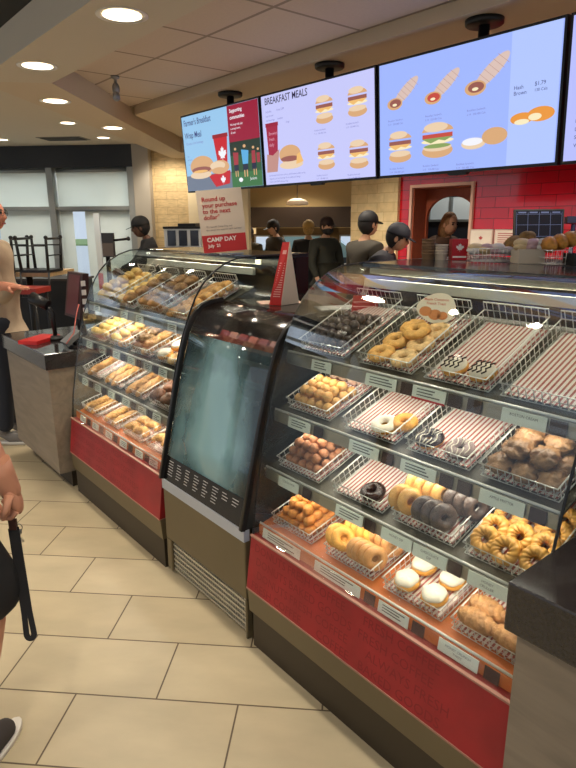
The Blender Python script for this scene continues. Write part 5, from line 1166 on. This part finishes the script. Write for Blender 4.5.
def person(label, root, face, H=1.68, skin=(176, 128, 98), shirt=(60, 62, 52), pants=(34, 34, 38), hair=(36, 26, 22), cap=None, lean=0.0, head_pitch=0.0, head_yaw=0.0, arms=None, mask=False, longhair=False, sleeves='long', shorts=False, feet=None, shoes=(40, 40, 42), bag=None, knees=None, hands=1.0, glasses=False, bald=False, apron=None):
    F_ = Vector((face[0], face[1], 0)).normalized(); L_ = Vector((-F_.y, F_.x, 0)); Rt = Vector((root[0], root[1], 0)); s = H/1.70
    t = thing('person', label, 'person', (root[0], root[1], 0))
    piv = Vector((0, 0, 0.95))
    def W(f, l, z, up=True):
        v = Vector((f, l, z))
        if up:
            dz = v.z-piv.z; df = v.x
            v = Vector((df*math.cos(lean)+dz*math.sin(lean), l, piv.z+dz*math.cos(lean)-df*math.sin(lean)))
        return Rt + F_*v.x*s + L_*v.y*s + Vector((0, 0, v.z*s))
    A = {'l': ((0.02, 0.235, 1.13), (0.12, 0.20, 0.92)), 'r': ((0.02, -0.235, 1.13), (0.12, -0.20, 0.92))}
    if arms: A.update(arms)
    ft = {'l': (0.0, 0.10), 'r': (0.0, -0.10)}
    if feet: ft.update(feet)
    # ---- body
    hl = {k: W(ft[k][0]-0.01, ft[k][1], 0.085, False) for k in 'lr'}
    kn = {k: W(ft[k][0]*0.5+0.03, ft[k][1]*1.0, 0.49, False) for k in 'lr'}
    if knees:
        for k_, (a_, b_) in knees.items(): kn[k_] = W(a_, b_, 0.49, False)
    pts = [W(0, 0, 0.95), W(0, 0, 1.10), W(0.01, 0, 1.28), W(0.0, 0, 1.41), W(0.0, 0, 1.47), W(0.015, 0, 1.53)]
    rad = [0.118*s, 0.098*s, 0.108*s, 0.078*s, 0.052*s, 0.05*s]; ed = [(0, 1), (1, 2), (2, 3), (3, 4), (4, 5)]
    for k, sg_ in (('l', 1), ('r', -1)):
        b = len(pts); el, wr = A[k]
        elp = W(*el) if len(el) == 3 else Vector(el[:3]); wrp = W(*wr) if len(wr) == 3 else Vector(wr[:3])
        pts += [W(0, 0.155*sg_, 1.385), elp, elp.lerp(wrp, 0.35), wrp]; rad += [0.046*s, 0.040*s, 0.039*s, 0.030*s]; ed += [(3, b), (b, b+1), (b+1, b+2), (b+2, b+3)]
        A[k] = (elp, wrp)
        b = len(pts); pts += [W(0, 0.085*sg_, 0.90, False), kn[k], kn[k].lerp(hl[k], 0.35), hl[k]]; rad += [0.085*s, 0.055*s, 0.054*s, 0.036*s]; ed += [(0, b), (b, b+1), (b+1, b+2), (b+2, b+3)]
    sk = mat('skin %d %d %d' % skin, skin, 0.55, var=0.06, vscale=12)
    mb = add_skin(MB(), pts, ed, rad)
    # head
    hp, hy = head_pitch+lean*0.6, head_yaw
    hf = (F_*math.cos(hy)+L_*math.sin(hy)); hF = (hf*math.cos(hp)-Vector((0, 0, 1))*math.sin(hp)).normalized(); hU = (Vector((0, 0, 1))*math.cos(hp)+hf*math.sin(hp)).normalized(); hL = hU.cross(hF)
    hc = W(0.015, 0, 1.53)+hU*0.085*s+hF*0.025*s
    HM = Matrix((tuple(hF), tuple(hL), tuple(hU))).transposed()
    def hfn(d):
        k = 1.0
        if d.z < 0: k -= 0.10*(-d.z)*(1-max(0, d.x))            # jaw tapers at the back
        k -= 0.05*max(0, d.x)*math.exp(-((d.z-0.10)/0.12)**2)     # eye line
        k += 0.22*max(0, d.x)**10*math.exp(-((d.z+0.12)/0.16)**2)*math.exp(-(d.y/0.16)**2)   # nose
        k += 0.05*max(0, d.x)*math.exp(-((d.z+0.75)/0.2)**2)      # chin
        return k
    mb.ball(hc, s, 28, 20, (0.095, 0.077, 0.118), hfn, HM)
    for sg_ in (1, -1): mb.ball(hc+hL*0.076*s*sg_-hU*0.005*s, s, 10, 8, (0.018, 0.008, 0.03), None, HM)
    for k in 'lr':
        el, wr = A[k]; d = (wr-el).normalized(); inn = (L_ if k == 'r' else -L_)
        if not (arms and k+'skip' in arms): hand(mb, wr-d*0.018, d if not (arms and k+'d' in arms) else arms[k+'d'], inn if not (arms and k+'n' in arms) else arms[k+'n'], 0.45 if not (arms and k+'c' in arms) else arms[k+'c'], s*hands)
    mb.build('body', sk, t)
    # face details
    for sg_ in (1, -1):
        p = hc+hF*0.083*s+hL*0.031*s*sg_+hU*0.012*s
        MB().ball(p, 0.0105*s, 10, 8).build('eye', mat('eye dark', (40, 30, 26), 0.2), t)
        MB().obox(p+hU*0.020*s+hF*0.002*s, hL, hF, hU, 0.017*s, 0.004*s, 0.0035*s).build('eyebrow', mat('brow', hair, 0.8), t)
    if not mask: MB().obox(hc+hF*0.086*s-hU*0.058*s, hL, hF, hU, 0.021*s, 0.004*s, 0.005*s).build('mouth', mat('lips', (150, 80, 74), 0.5), t)
    else: MB().ball(hc+hF*0.018*s-hU*0.047*s, s, 18, 12, (0.086, 0.072, 0.062), None, HM).build('face_mask', mat('mask black', (24, 26, 34), 0.7), t)
    if glasses:
        g_ = MB()
        for sg_ in (1, -1):
            cpt = hc+hF*0.097*s+hL*0.032*s*sg_+hU*0.010*s
            g_.tube([cpt+hL*0.024*s*math.cos(a)+hU*0.018*s*math.sin(a) for a in [2*PI*i/14 for i in range(14)]], 0.0018, 5, closed=True)
            g_.tube([cpt+hL*0.024*s*sg_, cpt+hL*0.05*s*sg_-hF*0.10*s], 0.0018, 5)
        g_.build('glasses', black, t)
    if not bald:
        hm = mat('hair %d %d %d' % hair, hair, 0.7, var=0.3, vscale=60, bump=0.4, bscale=120)
        MB().ball(hc-hF*0.016*s+hU*0.016*s, s, 24, 16, (0.097, 0.085, 0.118), lump(4, 0.02, 6), HM).build('hair', hm, t)
        if longhair: MB().ball(hc-hF*0.055*s-hU*0.07*s, s, 20, 14, (0.07, 0.092, 0.15), lump(6, 0.05, 5), HM).build('hair_length', hm, t)
    if cap:
        cmx = mat('cap %d %d %d' % cap, cap, 0.75)
        prf = [(0.104*math.cos(a), 0.095*math.sin(a)) for a in [PI/2*i/8 for i in range(9)]][::-1]
        mc_ = MB().lathe([(max(r, 0.0001), z) for r, z in prf]+[(0.104, -0.02), (0.098, -0.02)], 26)
        M3 = Matrix((tuple(hF*1.02*s), tuple(hL*0.88*s), tuple(hU*s))).transposed().to_4x4(); M3.translation = hc+hU*0.042*s-hF*0.006*s
        mc_.xf(M3).build('cap', cmx, t)
        br_ = [(0.105*math.cos(a)*1.0+0.075, 0.080*math.sin(a)) for a in [-PI/2+PI*i/12 for i in range(13)]]
        bb = MB().prism([(x*0.95, y, -0.018-0.25*max(0, x-0.09)) for x, y in [(0.06, -0.075)]+br_+[(0.06, 0.075)]], (0, 0, 0.006)); bb.xf(M3).build('cap_brim', cmx, t)
    # ---- clothes
    sm_ = mat('shirt %d %d %d' % shirt, shirt, 0.85, var=0.12, vscale=9)
    P2 = [W(0, 0, 0.98), W(0, 0, 1.12), W(0.005, 0, 1.28), W(-0.005, 0, 1.40), W(0, 0, 1.475), W(0, 0, 0.84)]; R_ = [0.158*s, 0.142*s, 0.150*s, 0.130*s, 0.078*s, 0.140*s]; E2 = [(0, 1), (1, 2), (2, 3), (3, 4), (0, 5)]
    for k, sg_ in (('l', 1), ('r', -1)):
        el, wr = A[k]; b = len(P2); shp = W(0, 0.175*sg_, 1.39)
        if sleeves == 'long': P2 += [shp, el, el.lerp(wr, 0.93)]; R_ += [0.088*s, 0.062*s, 0.044*s]; E2 += [(3, b), (b, b+1), (b+1, b+2)]
        else: P2 += [shp, shp.lerp(el, 0.65)]; R_ += [0.088*s, 0.070*s]; E2 += [(3, b), (b, b+1)]
    add_skin(MB(), P2, E2, R_).build('shirt', sm_, t)
    pm_ = mat('trousers %d %d %d' % pants, pants, 0.85)
    P3 = [W(0, 0, 0.98, False), W(0, 0, 0.88, False)]; R3 = [0.148*s, 0.150*s]; E3 = [(0, 1)]
    for k, sg_ in (('l', 1), ('r', -1)):
        b = len(P3); hp_ = W(ft[k][0]*0.1, 0.09*sg_, 0.80, False)
        if shorts: P3 += [hp_, hp_.lerp(kn[k], 0.55), hp_.lerp(kn[k], 1.22)+F_*0.02]; R3 += [0.112*s, 0.115*s, 0.120*s]
        else: P3 += [hp_, kn[k], hl[k]+Vector((0, 0, 0.0))]; R3 += [0.100*s, 0.072*s, 0.060*s]
        E3 += [(1, b), (b, b+1), (b+1, b+2)]
    add_skin(MB(), P3, E3, R3).build('shorts' if shorts else 'trousers', pm_, t)
    for k in 'lr':
        a_ = hl[k].copy(); a_.z = 0
        mb = MB(); so_ = MB(); n = 20; rows_ = []
        for (zz, sc_) in ((0.0, 1.0), (0.022, 1.02)):
            for i in range(n):
                an = 2*PI*i/n; fx = 0.086+0.138*math.cos(an); ly = (0.039+0.006*math.cos(an))*math.sin(an); rows_.append(a_+F_*(fx*1.0)*s+L_*ly*sc_*s+Vector((0, 0, zz)))
        so_.V = [tuple(v) for v in rows_]; so_._f(list(range(n))[::-1], False); so_._f(list(range(n, 2*n)), False)
        for i in range(n): so_._f([i, (i+1) % n, n+(i+1) % n, n+i], True)
        so_.build('shoe_sole', mat('sole white', (222, 216, 206), 0.6), t)
        P4 = [a_+F_*(-0.02)*s+Vector((0, 0, 0.075)), a_+F_*(-0.015)*s+Vector((0, 0, 0.05)), a_+F_*0.09*s+Vector((0, 0, 0.048)), a_+F_*0.185*s+Vector((0, 0, 0.036))]
        add_skin(MB(), P4, [(0, 1), (1, 2), (2, 3)], [(0.042*s), (0.042*s), (0.043*s), (0.034*s)], root=1).build('shoe', mat('shoe %d %d %d' % shoes, shoes, 0.8), t)
    return t, A
CAM = Vector((-1.23, 0, 0))
# staff
toC = lambda p: (CAM-Vector((p[0], p[1], 0))).normalized()
person('person in black leaning over the counter by the stone wall', (2.30, 6.72), (-0.75, 0.35), 1.74, (96, 66, 50), (20, 20, 22), hair=(16, 14, 14), cap=(18, 18, 20), lean=0.25, arms={'r': ((0.22, -0.22, 1.22), (0.42, -0.12, 1.20)), 'l': ((0.22, 0.24, 1.22), (0.42, 0.14, 1.20))})
person('person with dark skin in an olive shirt and cap, facing left in the kitchen', (4.52, 7.92), (-0.80, -0.4), 1.58, (84, 54, 40), (84, 78, 58), hair=(20, 16, 16), cap=(34, 28, 28))
person('person in a dark cap and dark top bending toward the worker in olive', (4.87, 7.67), (-0.85, 0.1), 1.68, (206, 158, 128), (48, 46, 46), hair=(30, 22, 20), cap=(26, 22, 26), head_pitch=0.2)
person('person in black seen from behind with a tan cap, before the car window', (4.92, 6.96), (0.7, 0.7), 1.66, (190, 150, 120), (24, 24, 26), hair=(176, 142, 84), cap=(190, 154, 88))
person('person in dark olive jacket, black mask and brown cap in the kitchen', (4.56, 6.20), (-0.15, -0.95), 1.70, (198, 152, 122), (44, 45, 38), hair=(40, 30, 26), cap=(54, 36, 34), mask=True)
person('person in a black cap and olive shirt, back turned, before the stone column', (3.33, 4.30), (0.9, -0.15), 1.74, (186, 140, 110), (52, 47, 38), hair=(24, 20, 20), cap=(20, 20, 24))
person('person in navy black bent forward beside the red tile wall', (2.84, 3.86), (0.5, -0.85), 1.70, (190, 146, 118), (22, 22, 32), hair=(20, 18, 22), cap=(20, 22, 34), lean=0.45, arms={'r': ((0.25, -0.22, 1.15), (0.45, -0.15, 1.12)), 'l': ((0.25, 0.22, 1.15), (0.45, 0.15, 1.12))})
person('person with long tousled light brown hair in the drive-through opening', (4.80, 4.52), (-0.2, -0.95), 1.76, (196, 150, 120), (84, 62, 48), hair=(134, 98, 62), longhair=True, lean=0.25)
# customers
person('person at the left edge in a beige jacket and dark jeans, holding out a hand', (-0.03, 4.96), (0.80, -0.60), 1.84, (206, 140, 112), (178, 158, 132), (38, 42, 52), hair=(120, 92, 70), glasses=True, shoes=(120, 116, 112), arms={'r': ((-0.055, 4.70, 1.14, 0), (-0.03, 4.50, 1.265, 0)), 'l': ((-0.10, 0.22, 1.13), (-0.12, 0.16, 0.98)), 'rd': (0.45, -0.75, 0.02), 'rn': (0, 0, -1), 'rc': 0.12, 'r_': 0})
pr_ = Vector((0.937, -0.35, 0)); pf = Vector((0.35, 0.937, 0))
hand_w = Vector((-0.797, 1.934, 0.870)); elb = Vector((-0.850, 2.06, 1.13))
cust, AA = person('person at the near left edge in black shorts, only arm, shorts and shoe in view', (-1.055, 2.03), (0.78, 0.62), 1.78, (196, 138, 108), (40, 42, 46), (26, 25, 26), hair=(60, 44, 34), sleeves='short', shorts=True, shoes=(58, 52, 50), feet={'r': (-0.13, -0.185), 'l': (0.05, 0.12)}, knees={'r': (0.035, -0.185)}, hands=1.14,
    arms={'r': (tuple(elb)+(0,), tuple(hand_w)+(0,)), 'rd': (0.28, 0.05, -0.95), 'rn': (-0.85, 0.35, -0.1), 'rc': 1.15})
# key bunch and black wrist strap held by the near customer
K = hand_w + Vector((0.010, -0.012, -0.135))
kb2 = thing('key_bunch', 'bunch of silver keys on a ring under the near customer\'s fist', 'keys', tuple(K))
MB().torus((0, 0, 0), 0.016, 0.0017, 20, 6).xf(Matrix.Translation(K+Vector((-0.005, 0, -0.005))) @ Matrix.Rotation(PI/2, 4, 'X')).build('key_ring', steel, kb2)
for i, a in enumerate((-0.5, -0.15, 0.25)):
    mk = MB().lathe([(0.0001, -0.001), (0.012, -0.001), (0.012, 0.001), (0.0001, 0.001)], 16).box(0.010, 0.042, -0.003, 0.003, -0.001, 0.001).box(0.024, 0.028, 0.003, 0.006, -0.001, 0.001).box(0.034, 0.038, 0.003, 0.006, -0.001, 0.001)
    mk.xf(Matrix.Translation(K+Vector((-0.005+0.012*math.sin(a), 0.003*i, -0.022))) @ Matrix.Rotation(a, 4, 'Y') @ Matrix.Rotation(PI/2, 4, 'X') @ Matrix.Rotation(-PI/2, 4, 'Z')).build('key', mat('key steel', (190, 186, 178), 0.3, 0.9), kb2)
st = thing('wrist_strap', 'black looped wrist strap hanging from the near customer\'s hand', 'strap', tuple(K))
top = Vector((-0.803, 1.920, 0.738)); bot = Vector((-0.826, 1.788, 0.405))
ax_ = (bot-top).normalized(); sd = Vector((0.77, -0.64, 0)); sd = (sd-ax_*sd.dot(ax_)).normalized(); nr = ax_.cross(sd); Ls = (bot-top).length
mid = []
for i in range(25):      # down one side, round the bottom, up the other
    s_ = i/24; mid.append((s_*Ls*0.95, -(0.0088+0.0035*max(0, s_-0.8)*5)))
for i in range(1, 12):
    a = PI*i/12; mid.append((Ls*0.95+0.0135*math.sin(a), -0.0123*math.cos(a)))
mid += [(x, -y) for x, y in mid[24::-1]]
mb = MB(); hw = 0.0090
def strip_pt(i, off, d):
    x, y = mid[i]; x0, y0 = mid[max(i-1, 0)]; x1, y1 = mid[min(i+1, len(mid)-1)]; tx, ty = x1-x0, y1-y0; l_ = math.hypot(tx, ty) or 1
    return top+ax_*(x+ty/l_*off)+sd*(y-tx/l_*off)+nr*d
for i in range(len(mid)-1):
    mb.hexa([strip_pt(i, -hw, -0.0012), strip_pt(i, hw, -0.0012), strip_pt(i+1, hw, -0.0012), strip_pt(i+1, -hw, -0.0012), strip_pt(i, -hw, 0.0012), strip_pt(i, hw, 0.0012), strip_pt(i+1, hw, 0.0012), strip_pt(i+1, -hw, 0.0012)])
mb.build('strap_loop', mat('strap black', (22, 20, 20), 0.8), st)
MB().obox(top+Vector((0, 0, 0.012)), (0.77, -0.64, 0), (0.64, 0.77, 0), (0, 0, 1), 0.012, 0.006, 0.018).build('strap_clasp', mat('clasp brown', (70, 40, 30), 0.4), st)

# ================================================================ LOUNGE FURNITURE NEAR THE WINDOWS
ti = thing('high_table', 'high table with pale wood top near the windows, upturned black chairs on it', 'table', uv(-4.75, 6.2, 0))
lw = mat('pale wood top', (206, 174, 126), 0.45, var=0.08)
bevel(bu_t(MB().box(-5.2, -4.32, 5.95, 6.6, 1.075, 1.125)).build('table_top', lw, ti), 0.004)
bu_t(MB().tube([(-4.75, 6.27, 0.02), (-4.75, 6.27, 1.075)], 0.04, 12).box(-5.0, -4.5, 6.02, 6.52, 0, 0.02)).build('pedestal', black, ti)
chm = mat('chair black', (24, 25, 26), 0.45)
def chair(label, group):
    o = P('dining_chair', 'chair')
    for (x, y) in ((-0.19, -0.19), (0.19, -0.19), (-0.19, 0.19), (0.19, 0.19)):
        MB().tube([(x*1.12, y*1.12, 0.012), (x, y, 0.44)], [0.019, 0.022], 8).ball((x*1.12, y*1.12, 0.012), 0.028, 10, 6).build('leg', chm, o)
    MB().box(-0.21, 0.21, -0.21, 0.21, 0.44, 0.475).build('seat', chm, o)
    MB().tube([(-0.20, 0.2, 0.475), (-0.20, 0.26, 0.86)], 0.014, 8).tube([(0.20, 0.2, 0.475), (0.20, 0.26, 0.86)], 0.014, 8).box(-0.21, 0.21, 0.245, 0.27, 0.80, 0.88).box(-0.2, 0.2, 0.225, 0.245, 0.64, 0.69).build('backrest', chm, o)
    MB().tube([(-0.2, -0.2, 0.12), (0.2, -0.2, 0.12)], 0.010, 6).tube([(-0.2, 0.2, 0.12), (0.2, 0.2, 0.12)], 0.010, 6).tube([(-0.2, -0.2, 0.25), (-0.2, 0.2, 0.25)], 0.010, 6).tube([(0.2, -0.2, 0.25), (0.2, 0.2, 0.25)], 0.010, 6).tube([(-0.213, -0.213, 0.03), (-0.213, 0.213, 0.03)], 0.016, 8).tube([(0.213, -0.213, 0.03), (0.213, 0.213, 0.03)], 0.016, 8).build('stretcher', chm, o)
    return o
CH = chair('', '')
def placech(u, v, z, rz, flip, label, sc=1.0):
    M = Matrix.Translation(uv(u, v, z)) @ Matrix.Rotation(rz-PI/4, 4, 'Z')
    if flip: M = M @ Matrix.Translation((0, 0, 0.475*sc)) @ Matrix.Rotation(PI, 4, 'X')
    dup(CH, M @ Matrix.Scale(sc, 4), label, 'black chairs in the lounge')
placech(-4.90, 6.08, 1.127, 0.0, True, 'black chair upturned on the pale table, left one in front of the shade', 0.86)
placech(-4.48, 6.08, 1.127, 0.0, True, 'black chair upturned on the pale table, right one nearer the window gap', 0.86)
placech(-5.25, 5.60, 0.665, 0.6, False, 'black chair standing tilted at the far left behind the beige jacket')
pl = thing('planter_table', 'dark low table carrying the black chair at the far left', 'table', uv(-5.25, 5.6, 0))
bu_t(MB().box(-5.57, -4.92, 5.28, 5.92, 0.63, 0.66)).build('table_top', mat('dark wood', (50, 42, 36), 0.5), pl)
bu_t(MB().tube([(-5.25, 5.6, 0.0), (-5.25, 5.6, 0.63)], 0.04, 12)).build('pedestal', black, pl)
bs = thing('bar_stool', 'bar stool with a dark red seat under the pale high table', 'stool', uv(-4.55, 5.62, 0))
bu_t(MB().box(-4.80, -4.25, 5.45, 5.80, 0.93, 0.99)).build('seat', mat('seat red', (150, 44, 36), 0.5), bs)
for (a, b) in ((-4.76, 5.49), (-4.29, 5.49), (-4.76, 5.76), (-4.29, 5.76)): bu_t(MB().tube([(a, b, 0), (a, b, 0.93)], 0.016, 8)).build('leg', black, bs)
bd = thing('black_cabinet', 'low black cabinet below the pale table by the windows', 'cabinet', uv(-4.7, 6.3, 0))
bu_t(MB().box(-5.9, -4.35, 6.75, 7.2, 0.0, 0.95)).build('body', mat('cabinet black', (28, 27, 26), 0.5), bd)
bu_t(MB().box(-5.92, -4.33, 6.73, 7.22, 0.95, 0.98)).build('top', mat('cabinet top', (60, 54, 48), 0.4), bd)

# car outside the kitchen window
car = thing('car', 'dark blue car parked outside the kitchen window, seen past the staff', 'car', uv(-1.6, 14.2, -0.05))
def cu(mb): return bu_t(mb)
cu(MB().prism([(-3.6, 13.4, 0.25), (0.6, 13.4, 0.25), (0.6, 13.4, 0.75), (-0.2, 13.4, 0.86), (-2.9, 13.4, 0.9), (-3.6, 13.4, 0.8)], (0, 1.7, 0))).build('car_body', mat('car paint', (60, 74, 92), 0.25, 0.4, coat=0.6), car)
cu(MB().prism([(-3.0, 13.5, 0.9), (-0.5, 13.5, 0.86), (-1.2, 13.6, 1.35), (-2.4, 13.6, 1.36)], (0, 1.5, 0))).build('car_cabin', mat('car window', (150, 190, 200), 0.15), car)
for u in (-2.8, -0.3): cu(MB().lathe([(0.0001, 13.35), (0.30, 13.35), (0.33, 13.38), (0.33, 13.55), (0.0001, 13.55)], 20, (0, 0, 0), 1).xf(Matrix.Translation((u, 0, 0.27)))).build('wheel', mat('tyre', (26, 26, 28), 0.8), car)

for o in PROTO:
    for c_ in list(o.children):
        for g_ in list(c_.children): bpy.data.objects.remove(g_)
        bpy.data.objects.remove(c_)
    bpy.data.objects.remove(o)
